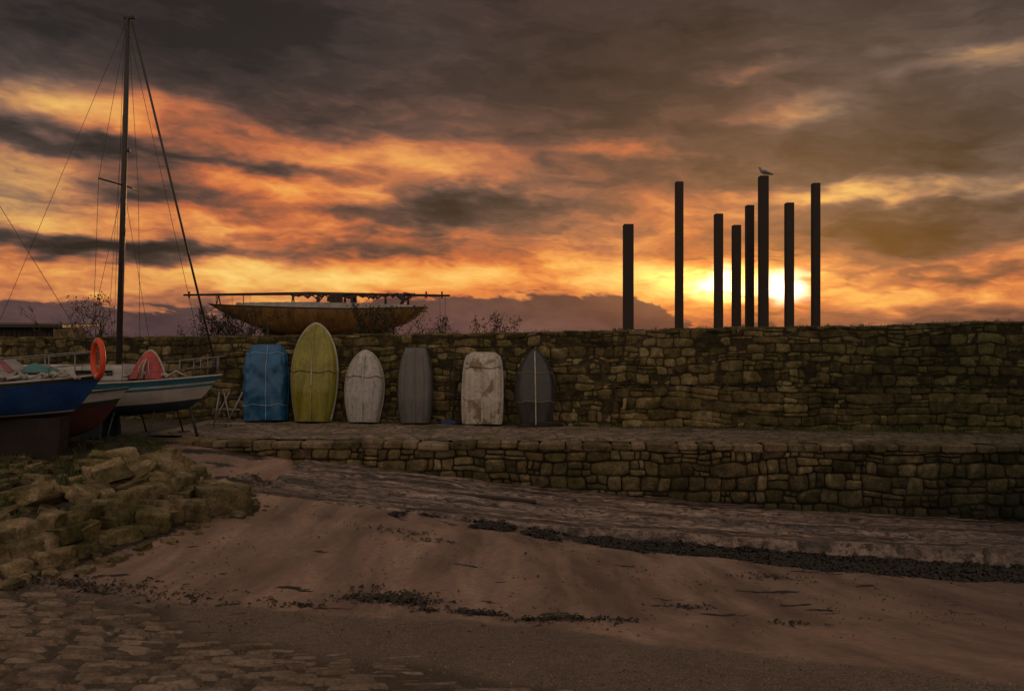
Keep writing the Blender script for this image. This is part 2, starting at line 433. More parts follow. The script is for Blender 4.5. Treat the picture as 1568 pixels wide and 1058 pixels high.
for X in pts:
    ya = Ya(X) + .14 * nz(X * 2.2, 8) + .07 * nz(X * 7, 8); yq = Yq(X) + .05; z = gq(X) + .03 * sm(X, -5.6, -3)
    vs.append((X, ya - .08 + .06 * nz(X * 5, 3), z - .6)); vs.append((X, ya, z - .05))
    for k in range(K):
        y = ya + .03 + (yq - ya - .03) * k / (K - 1)
        r_ = (yq - y) / (yq - ya)
        st_ = .08 * (1 if r_ < .62 + .10 * nz(X * .5, 2) + .03 * nz(X * 4, 2) else 0) + .06 * (1 if r_ < .3 + .08 * nz(X * .6, 12) + .03 * nz(X * 4, 9) else 0)
        vs.append((X, y, z + st_ - .08 + .04 * nz(X * 1.3, y * 1.3, 4) + .03 * nz(X * 4, y * 4)))
K2 = K + 2
mb.add(vs, [(i * K2 + k, i * K2 + K2 + k, i * K2 + K2 + k + 1, i * K2 + k + 1) for i in range(len(pts) - 1) for k in range(K2 - 1)], smooth=True)
mb.build('slipway', [m])

# ------------------------------------------------------------------ cobbles in the foreground
mat_cob = stone_mat('cobble_stone', [(.30, (.065, .050, .040)), (.5, (.155, .118, .092)), (.85, (.33, .255, .20))], grime=(.045, .035, .028), moss=(.62, .58, .5))
mb = MB()
y = 3.2; row = 0
while y < 11.3:
    dep = U(.14, .19); x = -13 + U(0, .3)
    while x < 2.5:
        w = U(.3, .68)
        xm, ym = x + w / 2, y + dep / 2
        rowy = ym + .35 * nz(xm * .35, ym * .35, 8) + .02 * nz(xm * 3, ym * 3, 8) + .12 * (xm + 5) * .25
        inn = cob_edge(xm, rowy) - xm
        if inn > 0 and R() > .03 and bankx(rowy) < xm - .2:
            sink = .045 * (1 - sm(inn, 0, 1.3)) + .03 * sm(nz(xm * .8, rowy * .8, 31), .1, .5)
            zc = zter(xm, rowy); n = 6; vs = []; hh = U(.075, .095); so = R() * 50
            sx = (zter(xm + .2, rowy) - zter(xm - .2, rowy)) / .4; sy = (zter(xm, rowy + .2) - zter(xm, rowy - .2)) / .4
            a = U(-.05, .05); ca_, sa_ = math.cos(a), math.sin(a); j1, j2 = U(-.015, .015), U(-.02, .02); tx, ty = U(-.05, .05), U(-.06, .10)
            for q in range(n):
                t = -1 + 2 * q / (n - 1)
                for p in range(n):
                    s_ = -1 + 2 * p / (n - 1); e = max(abs(s_), abs(t))
                    lx = s_ * (1 - .04 * t * t) * (w / 2 - .012) + j2 * t; ly = t * (1 - .06 * s_ * s_) * (dep / 2 - .013) + j1 * s_
                    lx, ly = lx * ca_ - ly * sa_, lx * sa_ + ly * ca_
                    vs.append((xm + lx, rowy + ly, zc + (sx + tx) * lx + (sy + ty) * ly - .045 - sink + hh * (1 - e ** 10) + .016 * nz(lx * 9 + so, ly * 12)))
            mb.add(vs, [(q * n + p, q * n + p + 1, q * n + n + p + 1, q * n + n + p) for q in range(n - 1) for p in range(n - 1)], 0, (R(), R(), R()))
        x += w
    y += dep; row += 1
mb.build('cobblestones', [mat_cob], None, True)

# ------------------------------------------------------------------ rocks
import bmesh
def ico(k):
    bm = bmesh.new(); bmesh.ops.create_icosphere(bm, subdivisions=k, radius=1); r = ([v.co.copy() for v in bm.verts], [tuple(v.index for v in f.verts) for f in bm.faces]); bm.free(); return r
ICO3 = ico(4); ICO1 = ico(1)
AX = [Vector(a) for a in ((1, 0, 0), (-1, 0, 0), (0, 1, 0), (0, -1, 0), (0, 0, 1), (0, 0, -1))]
def rock(mb, c, d, rot=None, cuts=5, tint=None, ico=ICO3, rough=.10):
    """quarried block: cut planes give squared faces and worn corners; d = full size"""
    c = Vector(c); pl = []
    if cuts:
        for a in AX: pl.append(((a + Vector((U(-.22, .22), U(-.22, .22), U(-.22, .22)))).normalized(), U(.48, .60)))
        for i in range(cuts): pl.append((Vector((U(-1, 1), U(-1, 1), U(-1, 1))).normalized(), U(.60, .78)))
    so = R() * 100; rot = rot or Euler((U(-.3, .3), U(-.3, .3), U(0, 6.28))); M = rot.to_matrix(); vs = []
    k0 = 1.0 if cuts else .5
    for v in ico[0]:
        p = v * 1.0
        for nv, dd in pl:
            k = p.dot(nv)
            if k > dd: p = p - nv * (k - dd) * .97
        p = p * (1 + rough * noise.noise(p * 2.2 + Vector((so, 0, 0))) + rough * .6 * noise.noise(p * 5 + Vector((so, 0, 0))))
        vs.append(M @ Vector((p.x * d[0] * k0, p.y * d[1] * k0, p.z * d[2] * k0)) + c)
    mb.add(vs, ico[1], 0, tint or (R(), R(), R()), smooth=True)
mb = MB()
Y = 10.9
while Y < 18.2:
    bx = bankx(Y); sl = math.atan2(1, (bankx(Y + .5) - bankx(Y - .5)))
    z0 = zbeach(bx + .6, Y); z1 = zyard(bx - .4, Y) + .12; nl = max(3, int((z1 - z0) / .21 + .5))
    for lay in range(nl):
        f = lay / (nl - 1)
        X = bx + .62 - f * .55 + U(-.06, .06); L_ = U(.28, .5)
        rock(mb, (X, Y + U(-.12, .12), z0 + (z1 - z0) * f * .95 + .04 + U(-.02, .02)), (L_, U(.26, .38), U(.20, .28)), Euler((U(-.12, .12), U(-.12, .12), sl + U(-.25, .25))), 4, (R() * .7, R(), R()))
    Y += U(.32, .43)
for i in range(64):
    Y = U(14.8, 19.2); X = bankx(Y) + U(-2.0, .5)
    s = U(.22, .52)
    rock(mb, (X, Y, zter(X, Y) + s * .2 + (U(0, .24) if X < bankx(Y) + .2 else 0)), (s * 1.25, s * .8, s * U(.4, .65)), Euler((U(-.45, .45), U(-.45, .45), U(0, 6))), 5, (.25 + R() * .75, R(), R()))
for i in range(170):
    Y = U(11.5, 20.5); X = bankx(Y) + U(-4.5, -.2); s = U(.1, .30)
    rock(mb, (X, Y, zter(X, Y) + s * .1), (s * 1.3, s, s * .5), None, 4, (R() * .8, R(), R()))
for (x, y, s, t) in ((-5.45, 16.3, .85, .15), (-5.8, 15.5, .5, .3), (-5.8, 17.2, .5, .8), (-6.2, 14.7, .45, .4), (-6.5, 17.0, .6, 1.0), (-7.0, 16.6, .5, .9)):
    rock(mb, (x, y, zter(x, y) + .16), (s, s * .75, s * .62), Euler((.1, .15, .4)), 4, (t, .5, .5))
for i in range(60):
    Y = U(11.2, 19); X = bankx(Y) + U(.8, 1.5); s = U(.06, .2)
    rock(mb, (X, Y, zter(X, Y) + s * .1), (s * 1.2, s, s * .6), None, 4, (R() * .6, R(), R()))
mb.build('rock_bank', [mat_rock], None, True)

# pebbles
mb = MB()
for i in range(6500):
    if i < 5200:
        Y = 4.6 + 7.6 * R() ** 1.4; X = U(-8, 7) * (.3 + Y / 11)
        if Y > gravel_line(X) + .2: continue
        s = U(.008, .024)
    else:
        Y = U(9, 19); X = U(-7, 12); s = U(.015, .04)
        if nz(X * .7, Y * 1.2, 40) < .05: continue
    rock(mb, (X, Y, zter(X, Y) + s * .1), (s * 1.5, s * 1.2, s), None, 0, (R(), R(), R()), ICO1)
mb.build('pebbles', [mat_cob], None, True)

# seaweed
mat_weed = simple('seaweed_mat', (.012, .010, .006), .5, 20, .5, .3)
mb = MB()
def weed(X, Y, s, z=None):
    z = zter(X, Y) if z is None else z
    a = R() * 6.28; L = s * U(.6, 1.6); w = s * U(.12, .3); n = 4; vs = []
    for i in range(n + 1):
        t = i / n; x = X + math.cos(a) * L * t; y = Y + math.sin(a) * L * t; hh = z + .006 + s * .35 * math.sin(t * 3.1) * U(.3, 1)
        ww = w * (1 - .6 * abs(t - .5) * 2)
        vs += [(x - math.sin(a) * ww, y + math.cos(a) * ww, hh + U(-.01, .02)), (x + math.sin(a) * ww, y - math.cos(a) * ww, hh + U(-.01, .02))]
        a += U(-.5, .5)
    mb.add(vs, [(i * 2, i * 2 + 1, i * 2 + 3, i * 2 + 2) for i in range(n)])
patches = [(-1.75, 11.6, .42, 260), (-1.3, 11.3, .3, 90), (-.42, 10.75, .2, 170), (.7, 10.3, .3, 130), (.25, 10.35, .2, 50), (-2.0, 12.2, .2, 20), (-1.1, 10.9, .14, 30), (1.3, 10.5, .2, 40), (-4.3, 11.3, .5, 60), (-2.9, 11.1, .3, 50),
           (2.4, 11.5, .25, 40), (3.4, 10.3, .2, 25), (-5.6, 11.7, .5, 110), (-6.4, 11.8, .5, 140), (-2.2, 16.2, .5, 60), (-1.4, 15.6, .3, 30), (-4, 19.2, .9, 160), (-5.2, 20, .8, 220), (-3.0, 20.2, .8, 90), (-5.8, 18.6, .5, 110), (4.5, 14.3, .5, 60)]
for (x, y, r, k) in patches:
    for i in range(k):
        g = random.gauss
        weed(x + g(0, r * .75), y + g(0, r * .36), U(.025, .10))
for i in range(24000):
    X = U(-2.5, 15); Y = Ya(X) + .1 - (wband(X) + .3) * R()
    if fb(X * 1.1, Y * 1.3, 4, 3) + .45 * sm(X, -1, 6) < .08: continue
    weed(X, Y, U(.05, .15))
for i in range(1500):
    X = U(-5, 15); Y = U(Ya(X) + .1, Yq(X) - .1)
    if fb(X * .6, Y * 2.2, 14, 3) < .12: continue
    weed(X, Y, U(.03, .08), gq(X) + .01)
for i in range(1300):
    X = U(-6, 8); Y = U(9.2, 18.0)
    if nz(X * .8, Y * 1.1, 77) < .1: continue
    weed(X, Y, U(.012, .04))
mb.build('seaweed', [mat_weed])
# small tufts drawing a dark line along the ledge of the wall
mb = MB()
for i in range(1600):
    X = U(3.6, 17); weed(X, Yw(X) - U(.03, .24), U(.06, .14), 1.32 + .05 * nz(X, 1))
mb.build('ledge_tufts', [simple('dark_tuft', (.014, .014, .007), .9, 20, .5, .3)])

# grass
mat_grass = simple('grass_blades', (.065, .085, .018), .7, 3, .5, 0)
mb = MB()
def tuft(X, Y, z, h, k):
    for i in range(k):
        a = R() * 6.28; x = X + U(-.09, .09); y = Y + U(-.09, .09); l = h * U(.5, 1.2); w = U(.006, .012) ; c, s_ = math.cos(a), math.sin(a); ln = U(.1, .6) * l
        mb.add([(x - s_ * w, y + c * w, z), (x + s_ * w, y - c * w, z), (x + c * ln * .4 + s_ * w * .6, y + s_ * ln * .4 - c * w * .6, z + l * .65), (x + c * ln, y + s_ * ln, z + l)], [(0, 1, 2), (0, 2, 3)], smooth=False)
for i in range(900):
    Y = U(11, 23.5); X = bankx(Y) + U(-5, .3)
    if fb(X * .9, Y * .9, 2, 3) > -.15: tuft(X, Y, zter(X, Y), U(.06, .22), 18)
for i in range(160):
    X = U(-10, 16); tuft(X, Yw(X) + .9 * R(), wtop(X) + .03, U(.04, .12), 8)
for i in range(300):
    X = U(-9, 15); tuft(X, Yw(X) - U(.1, .4) - (.2 if X > 4 else 0), 0, U(.05, .16), 10)
for i in range(140):
    X = U(-9, 15); tuft(X, Yq(X) + U(.3, .9), 0.0, U(.03, .08), 8)
mb.build('grass', [mat_grass])

# ------------------------------------------------------------------ timber posts
mat_post = simple('dark_timber', (.035, .026, .022), .8, 4, .5, .5)
for i, (X, w, z, Y) in enumerate([(4.22, .36, 6.99, 31), (6.07, .29, 8.53, 31.6), (7.50, .30, 7.37, 30.4), (8.15, .30, 6.96, 31.2), (8.63, .28, 7.68, 31.9), (9.13, .33, 8.74, 31), (10.07, .30, 7.77, 30.6), (11.03, .28, 8.48, 31.4)]):
    k = Y / 31; mb = MB(); z = 2.6 + (z - 2.6) * k; X *= k; w *= k
    mb.box((X, Y, (z + .3) / 2), (w * .97, w * .97, z - .3), U(-.06, .06), 0, bev=.015)
    mb.box((X, Y, .68), (w * 1.8, w * 1.8, .2), 0, 1, bev=.03)
    mb.build('timber_post', [mat_post, mat_qm])

mat_gull = simple('gull_feathers', (.28, .27, .27), .7, 12, .3, .1); mat_beak = simple('gull_beak', (.5, .3, .05), .5)
g = empty('gull'); mb = MB()
bx, by, bz = 9.17, 31, 8.745
prof = [(.27, .03, .012), (.20, .05, .035), (.12, .085, .06), (.04, .115, .082), (-.04, .14, .085), (-.10, .17, .068), (-.135, .205, .045), (-.15, .24, .04), (-.165, .275, .046), (-.19, .285, .038), (-.215, .28, .012)]
mb.tube([(bx + x, by, bz + z + .02) for x, z, r in prof], [r for *_, r in prof], 12)
mb.build('body', [mat_gull], g)
mb = MB()
for s in (-1, 1):
    mb.add([(bx - .08, by + s * .075, bz + .19), (bx + .05, by + s * .09, bz + .18), (bx + .2, by + s * .05, bz + .12), (bx + .34, by + s * .02, bz + .07), (bx + .12, by + s * .088, bz + .10), (bx - .05, by + s * .09, bz + .12)], [(0, 1, 2, 3, 4, 5)])
mb.tube([(bx + .2, by, bz + .08), (bx + .32, by, bz + .055)], [.03, .02], 6)
mb.build('folded_wings', [simple('wing_grey', (.14, .14, .15), .7)], g)
mb = MB(); mb.tube([(bx - .21, by, bz + .298), (bx - .27, by, bz + .29)], [.012, .004], 6)
for s in (-1, 1): mb.tube([(bx, by + s * .03, bz + .07), (bx - .01, by + s * .03, bz + .005), (bx - .05, by + s * .03, bz + .003)], .006, 5)
mb.build('beak_and_legs', [mat_beak], g)

# ------------------------------------------------------------------ dinghies stood against the wall
def wood_mat(name, c1, c2, patch=None, rough=.5):
    m, nt, b = new_mat(name)
    tc = nt.new('ShaderNodeTexCoord').outputs['Object']
    s_ = nt.vm('MULTIPLY', tc, (1, 1, .25)); n = nt.noise(s_, 3, 5, .65, .4)
    c = nt.ramp(n, [(.35, c1), (.65, c2)])
    if patch:
        n2 = nt.noise(tc, 1.9, 4, .6, .5); c = nt.mix(nt.mr(n2, .5, .58, 0, .85), c, patch)
    n4 = nt.noise(tc, 9, 5, .75); c = nt.mix(nt.mr(n4, .50, .70, 0, .6), c, (.04, .035, .03))
    n5 = nt.noise(nt.vm('MULTIPLY', tc, (6, 1, .5)), 2.2, 4, .7); c = nt.mix(nt.mr(n5, .52, .68, 0, .4), c, (.07, .06, .045))
    nt.l.new(c, b.inputs['Base Color']); nt.l.new(nt.mr(n, .3, .7, rough - .18, rough + .12), b.inputs['Roughness'])
    bump(nt, b, n4, .25, .02); return m
mat_keel = simple('worn_white', (.40, .38, .34), .6, 5, .3, .2, dirt=.5)
mat_rope = simple('rope', (.25, .2, .13), .9, 30, .3, .3)
def dinghy(name, X, W, L, depth, kind, mats, lean=.11, tarp=False, strips=(-.38, .38), keel=True, rim=.035, roll=0., section=.72, extra=None):
    e = empty(name); base = Vector((X, Yw(X) - .16 - L * math.sin(lean), .03))
    M = Matrix.Rotation(-lean, 3, 'X') @ Matrix.Rotation(roll, 3, 'Y')
    def prof(t):
        if kind == 'pram':
            w = np.interp(t, [0, .15, .4, .65, .85, 1], [.82, .93, 1, .97, .83, .60])
            dd = np.interp(t, [0, .3, .6, .85, 1], [.85, 1, .95, .7, .25])
        elif kind == 'square':
            w = np.interp(t, [0, .1, .4, .7, .86, .95, 1], [.93, .97, 1, .97, .9, .80, .55])
            dd = np.interp(t, [0, .3, .7, .9, 1], [.8, 1, .9, .6, .1])
        else:
            w = (.74 + .26 * math.sin(min(1, t / .45) * math.pi / 2)) if t < .45 else max(0.0, 1 - ((t - .45) / .55) ** 2.3) ** (.62 if kind == 'round' else .8)
            dd = np.interp(t, [0, .3, .6, .8, .92, 1], [.8, 1, .92, .66, .38, .08])
        return float(w) * W / 2, float(dd) * depth
    def pt(t, s_, off=0.):
        w, dd = prof(t); th = (s_ + 1) / 2 * math.pi; c = math.cos(th); sn = math.sin(th)
        x = -w * math.copysign(abs(c) ** section, c) if abs(c) > 1e-6 else 0
        d_ = (dd + off) * (sn ** section if sn > 0 else 0)
        if tarp:
            q = .04 * nz(x * 3 + X, t * 6, 3) + .03 * nz(x * 9, t * 9, X) + .04 * abs(nz(x * 5 + t * 6, t * 3 - x * 4, 8)); d_ += q * 1.6; x *= 1 + q * .6
        return M @ Vector((x, -d_, t * L)) + base
    nt_, ns = 48, 32; ts = [i / nt_ for i in range(nt_ + 1)]; ts = [1 - (1 - t) ** 1.25 for t in ts]
    vs = [pt(t, -1 + 2 * j / ns) for t in ts for j in range(ns + 1)]; q = ns + 1
    mb = MB(); mb.add(vs, [(i * q + j, i * q + j + 1, i * q + q + j + 1, i * q + q + j) for i in range(nt_) for j in range(ns)])
    mb.build('tarpaulin' if tarp else 'hull', [mats[0]], e)
    mb = MB(); mb.add([pt(0, -1 + 2 * j / ns) for j in range(ns + 1)], [tuple(range(ns + 1))], smooth=False)
    mb.add([pt(1, -1 + 2 * j / ns) for j in range(ns + 1)], [tuple(range(ns + 1))], smooth=False)
    mb.build('transom', [mats[0]], e)
    mb = MB(); rimp = [pt(t, -1) for t in ts] + [pt(t, 1) for t in reversed(ts)]
    mb.tube(rimp, rim, 6, close=False); mb.build('gunwale', [mats[1]], e)
    if keel:
        mb = MB()
        kp = [pt(t, 0) for t in ts[:-3]]
        for i in range(len(kp) - 1):
            t = ts[i]; hgt = .035 + (.10 * (1 - t / .35) if t < .35 else 0)
            t1 = ts[i + 1]; h1 = .035 + (.10 * (1 - t1 / .35) if t1 < .35 else 0)
            n_ = M @ Vector((0, -1, 0)); xx = M @ Vector((.018, 0, 0))
            a, b_ = kp[i], kp[i + 1]
            mb.add([a - xx, a + xx, a + xx + n_ * hgt, a - xx + n_ * hgt, b_ - xx, b_ + xx, b_ + xx + n_ * h1, b_ - xx + n_ * h1], [(0, 1, 5, 4), (1, 2, 6, 5), (2, 3, 7, 6), (3, 0, 4, 7), (0, 3, 2, 1)], smooth=False)
        mb.build('keel', [mats[2]], e)
    if strips:
        mb = MB()
        for s_ in strips: mb.tube([pt(t, s_, .005) for t in ts[1:-7]], .014, 5)
        mb.build('bottom_runners', [mats[3] if len(mats) > 3 else mats[2]], e)
    if extra: extra(e, pt, ts)
    return e
mat_tarp = simple('blue_tarpaulin', (.014, .125, .29), .42, 2.5, .45, .4, dirt=.3)
mat_lime = wood_mat('lime_paint', (.18, .175, .018), (.33, .31, .045), rough=.4)
mat_whiteb = wood_mat('old_white_paint', (.32, .31, .31), (.48, .46, .44))
mat_grey = wood_mat('grey_paint', (.09, .09, .09), (.135, .132, .125), rough=.42)
mat_cream = wood_mat('cream_paint', (.40, .37, .31), (.54, .50, .43), (.16, .10, .05))
mat_black = wood_mat('black_paint', (.018, .021, .025), (.04, .043, .046), rough=.35)
mat_white_rim = simple('white_rim', (.42, .42, .34), .5, 5, .25, .1, dirt=.3)
mat_darktrim = simple('dark_trim', (.03, .028, .025), .6, 5, .3, .1)
mat_lblue = simple('pale_blue_strap', (.28, .42, .55), .6, 5, .2)
def ropes(lst, mt, vert=()):
    def f(e, pt, ts):
        mb = MB()
        for t in lst: mb.tube([pt(min(.99, t + .012 * math.sin(j)), -1 + 2 * j / 20, .02) for j in range(21)], .011, 5)
        for s_ in vert: mb.tube([pt(t, s_, .03) for t in ts[:-2]], .012, 5)
        mb.build('lashing', [mt], e)
    return f
dinghy('dinghy_under_blue_tarpaulin', -8.42, 1.52, 2.6, .5, 'square', (mat_tarp, mat_tarp, mat_lblue), tarp=True, strips=None, keel=False, extra=ropes((.2, .88), mat_lblue, (.05,)), rim=.03, roll=-.02)
def lime_extra(e, pt, ts):
    ropes((.5,), mat_darktrim)(e, pt, ts)
    mb = MB(); mb.tube([pt(t, 0, .03) for t in ts if .35 < t < .62], .03, 6); mb.build('keel_patch', [mat_white_rim], e)
dinghy('lime_dinghy', -6.72, 1.52, 3.32, .5, 'round', (mat_lime, mat_white_rim, mat_lime), lean=.09, extra=lime_extra, rim=.06, strips=(-.45, .45), section=.6, roll=.008)
dinghy('white_dinghy', -4.98, 1.30, 2.42, .42, 'round', (mat_whiteb, mat_white_rim, mat_whiteb), extra=ropes((.62,), mat_darktrim), rim=.035, strips=(-.3, .3), roll=.015)
dinghy('grey_pram_dinghy', -3.2, 1.14, 2.5, .38, 'pram', (mat_grey, mat_darktrim, mat_grey), strips=(-.45, -.22, .22, .45), section=.5, roll=-.01)
def cream_extra(e, pt, ts):
    ropes((.78,), mat_darktrim)(e, pt, ts)
    mb = MB(); mb.tube([pt(t, -.75, .01) for t in ts[:-4]], .05, 6); mb.tube([pt(t, .75, .01) for t in ts[:-4]], .05, 6); mb.build('side_rails', [mat_whiteb], e)
dinghy('cream_pram_dinghy', -.97, 1.34, 2.34, .42, 'square', (mat_cream, mat_keel, mat_cream), strips=(-.5, -.25, .25, .5), section=.5, extra=cream_extra, roll=.012)
dinghy('black_dinghy', .76, 1.26, 2.46, .45, 'point', (mat_black, mat_darktrim, mat_keel, mat_darktrim), strips=(-.55, .55), extra=ropes((.3, .68), mat_rope), roll=-.01)

# ------------------------------------------------------------------ yachts
def hull(e, name, x0, x1, yc, beam, sheer, keelz, rake_b, rake_s, bands, mats, sternw=.7, p=.75, maxpos=.42, fulln=2.2):
    ns, nv = 44, 22; vs = []; L = x1 - x0
    def hb(s):
        if s < maxpos: return beam / 2 * (sternw + (1 - sternw) * math.sin(s / maxpos * math.pi / 2))
        return beam / 2 * max(0.004, 1 - ((s - maxpos) / (1 - maxpos)) ** fulln)
    def P(s, v, side, k=0.):
        zs, zk = sheer(s), keelz(s); b_ = hb(s) + k
        th = v * math.pi / 2
        y = b_ * (math.cos(th) ** p if v < 1 else 0); z = zs + (zk - zs) * (math.sin(th) ** (1.15))
        x = x0 + L * s - rake_b * v * s ** 3 + rake_s * v * (1 - s) ** 3
        return Vector((x, yc + side * y, z))
    mb = MB()
    for side in (-1, 1):
        vs = [P(i / ns, j / nv, side) for i in range(ns + 1) for j in range(nv + 1)]
        o = len(mb.v); mb.v.extend([tuple(v) for v in vs]); mb.t.extend([(.5,) * 3] * len(vs))
        for i in range(ns):
            for j in range(nv):
                a = o + i * (nv + 1) + j; mi = next(mi for ve, mi in bands if (j + .5) / nv <= ve)
                mb.f.append((a, a + 1, a + nv + 2, a + nv + 1)); mb.m.append(mi); mb.sm.append(True)
    tr = [P(0, j / nv, -1) for j in range(nv + 1)] + [P(0, j / nv, 1) for j in range(nv - 1, -1, -1)]
    mb.add(tr, [tuple(range(len(tr)))], bands[0][1], smooth=False)
    mb.build('hull', mats, e)
    mb = MB(); vs = []
    for i in range(ns + 1):
        a = P(i / ns, 0, -1); c_ = P(i / ns, 0, 1); vs += [a + Vector((0, .02, -.03)), (a + c_) / 2 + Vector((0, 0, .03)), c_ + Vector((0, -.02, -.03))]
    mb.add(vs, [(i * 3 + k, i * 3 + 3 + k, i * 3 + 4 + k, i * 3 + 1 + k) for i in range(ns) for k in range(2)]); mb.build('deck', [mats[-1]], e)
    mb = MB()
    for side in (-1, 1): mb.tube([P(i / ns, 0, side, .01) for i in range(ns + 1)], .028, 6)
    mb.build('rubbing_strake', [mats[-2]], e)
    return P
mat_gw = simple('white_gelcoat', (.40, .385, .37), .35, 2, .2, .05, dirt=.35)
mat_teal = simple('teal_stripe', (.02, .12, .18), .4, 3, .2, .05)
mat_navy = simple('navy_antifoul', (.012, .028, .045), .7, 4, .4, .2, dirt=.3)
mat_deck = simple('deck_paint', (.35, .36, .36), .6, 5, .2, .1, dirt=.3)
mat_blue = simple('blue_topsides', (.012, .055, .20), .3, 2, .35, .05, dirt=.3)
mat_dkkeel = simple('black_antifoul', (.018, .014, .012), .8, 4, .5, .3, dirt=.3, dirtcol=(.06, .03, .02))
mat_red = simple('red_antifoul', (.08, .015, .012), .75, 4, .4, .2, dirt=.4)
mat_alu = simple('mast_alloy', (.03, .028, .028), .5, 6, .3, .05)
mat_steel = simple('rail_steel', (.25, .25, .26), .35, 10, .2, 0, metal=.6)
mat_wire = simple('rigging_wire', (.035, .03, .03), .5, 10, .2, 0)
mat_glass = simple('dark_window', (.01, .012, .015), .15, 4, .2, 0)
mat_varn = wood_mat('varnished_planking', (.10, .05, .012), (.25, .13, .028), rough=.55)
mat_orange = simple('lifebuoy_orange', (.66, .07, .015), .5, 6, .2, .1)

e = empty('white_sailing_yacht')
yc = 24.4
P = hull(e, 'h', -15.4, -8.3, yc, 2.3, lambda s: 1.52 + .26 * (s - .3) ** 2 * 1.9, lambda s: .52 + .25 * s ** 3 + .2 * (1 - s) ** 3, 1.15, .5,
         [(.14, 1), (.19, 0), (.23, 1), (.50, 0), (1, 2)], [mat_gw, mat_teal, mat_navy, mat_gw, mat_deck])
mb = MB()
mb.box((-12.4, yc, 1.80), (3.4, 1.45, .5), 0, 0, bev=.1, taper=.9); mb.box((-10.35, yc, 1.72), (.8, .7, .22), 0, 0, bev=.06)
mb.build('cabin', [mat_gw], e)
mb = MB()
for x in (-13.3, -12.6, -11.9, -11.3): mb.box((x, yc - .715, 1.84), (.42, .03, .14), 0, 0, bev=.01)
mb.build('cabin_windows', [mat_glass], e)
mb = MB()
for s in (-1, 1): mb.box((-12.2, yc + s * .55, .28), (1.5, .12, .62), 0, 0, rot=Euler((s * .2, 0, 0)), bev=.04)
mb.box((-14.6, yc, .45), (.5, .06, .7), 0, 0, bev=.02)
mb.build('bilge_keels', [mat_navy], e)
mb = MB(); top = Vector((-10.98, yc, 11.95)); foot = Vector((-11.25, yc, 2.0))
mb.tube([foot, foot.lerp(top, .5) + Vector((.01, 0, 0)), top], [.085, .08, .06], 10)
mb.box(top + Vector((.05, 0, .02)), (.34, .1, .08), 0, 0, bev=.01); mb.tube([top, top + Vector((.02, 0, .25))], .012, 5); mb.tube([top + Vector((-.08, 0, 0)), top + Vector((-.2, 0, .12))], .01, 5)
for f in (.62,): mb.box(foot.lerp(top, f) + Vector((.1, 0, 0)), (.14, .1, .1), 0, 0, bev=.01)
mb.build('mast', [mat_alu], e)
mb = MB(); sp = foot.lerp(top, .52)
spA = sp + Vector((-.36, -.72, .06)); spB = sp + Vector((.1, .75, .0))
mb.tube([spA, sp], .025, 6); mb.tube([sp, spB], .025, 6); mb.build('spreaders', [mat_alu], e)
mb = MB()
bow = Vector((-8.52, yc, 1.85)); mb.tube([top + Vector((.12, 0, -.1)), bow + Vector((0, 0, .35))], .033, 8); mb.tube([bow, bow + Vector((0, 0, .4))], .05, 8)
mb.build('furled_forestay', [mat_wire], e)
mb = MB(); w = .007
mb.tube([top + Vector((.05, 0, -.5)), Vector((-8.75, yc, 1.85))], w, 4)
mb.tube([top, Vector((-15.35, yc, 1.65))], w, 4)
mb.tube([top, spA, Vector((-11.5, yc - 1.08, 1.6))], w, 4); mb.tube([top, spB, Vector((-11.1, yc + 1.08, 1.6))], w, 4)
mb.tube([sp, Vector((-11.85, yc - 1.05, 1.6))], w, 4); mb.tube([sp, Vector((-10.7, yc - .98, 1.6))], w, 4)
mb.tube([sp, Vector((-10.6, yc + 1.0, 1.6))], w, 4); mb.tube([sp + Vector((-.02, 0, 2)), foot + Vector((-.3, -.1, .2))], w * .8, 4); mb.tube([top + Vector((-.1, 0, 0)), foot + Vector((-.18, .05, .2))], w * .8, 4)
mb.build('rigging', [mat_wire], e)
mb = MB()
for sd in (-1, 1):
    q = [P(s, 0, sd) for s in (.86, .93, .985)]
    for a in q: mb.tube([a, a + Vector((0, 0, .52))], .013, 5)
    mb.tube([a + Vector((0, 0, .52)) for a in q] + [P(1, 0, 1) + Vector((.12, 0, .55))], .013, 5); mb.tube([a + Vector((0, 0, .27)) for a in q], .009, 5)
    q = [P(s, 0, sd) for s in (.02, .14, .28, .42, .56, .72, .86)]
    for a in q: mb.tube([a, a + Vector((0, 0, .5))], .011, 5)
    mb.tube([a + Vector((0, 0, .5)) for a in q], .006, 4); mb.tube([a + Vector((0, 0, .26)) for a in q], .006, 4)
mb.build('guard_rails', [mat_steel], e)
mb = MB()
for x in (-13.8, -11.0, -9.9):
    for s in (-1, 1): mb.tube([(x, yc + s * 1.3, -.02), (x, yc + s * .8, .75)], .03, 6); mb.box((x, yc + s * 1.35, 0), (.3, .3, .05))
mb.tube([(-9.0, yc, 0), (-9.2, yc, .8)], .04, 6)
mb.build('shore_props', [mat_darktrim], e)
mb = MB()
for i in range(16):
    x = U(-13.5, -8.9); mb.tube([(x, yc - U(.3, .8), 1.72), (x + U(.1, .3), yc - U(.3, .7), 1.78 + U(0, .12)), (x + U(.3, .5), yc - U(.3, .8), 1.72)], U(.02, .06), 6)
mb.build('deck_gear', [mat_keel], e)

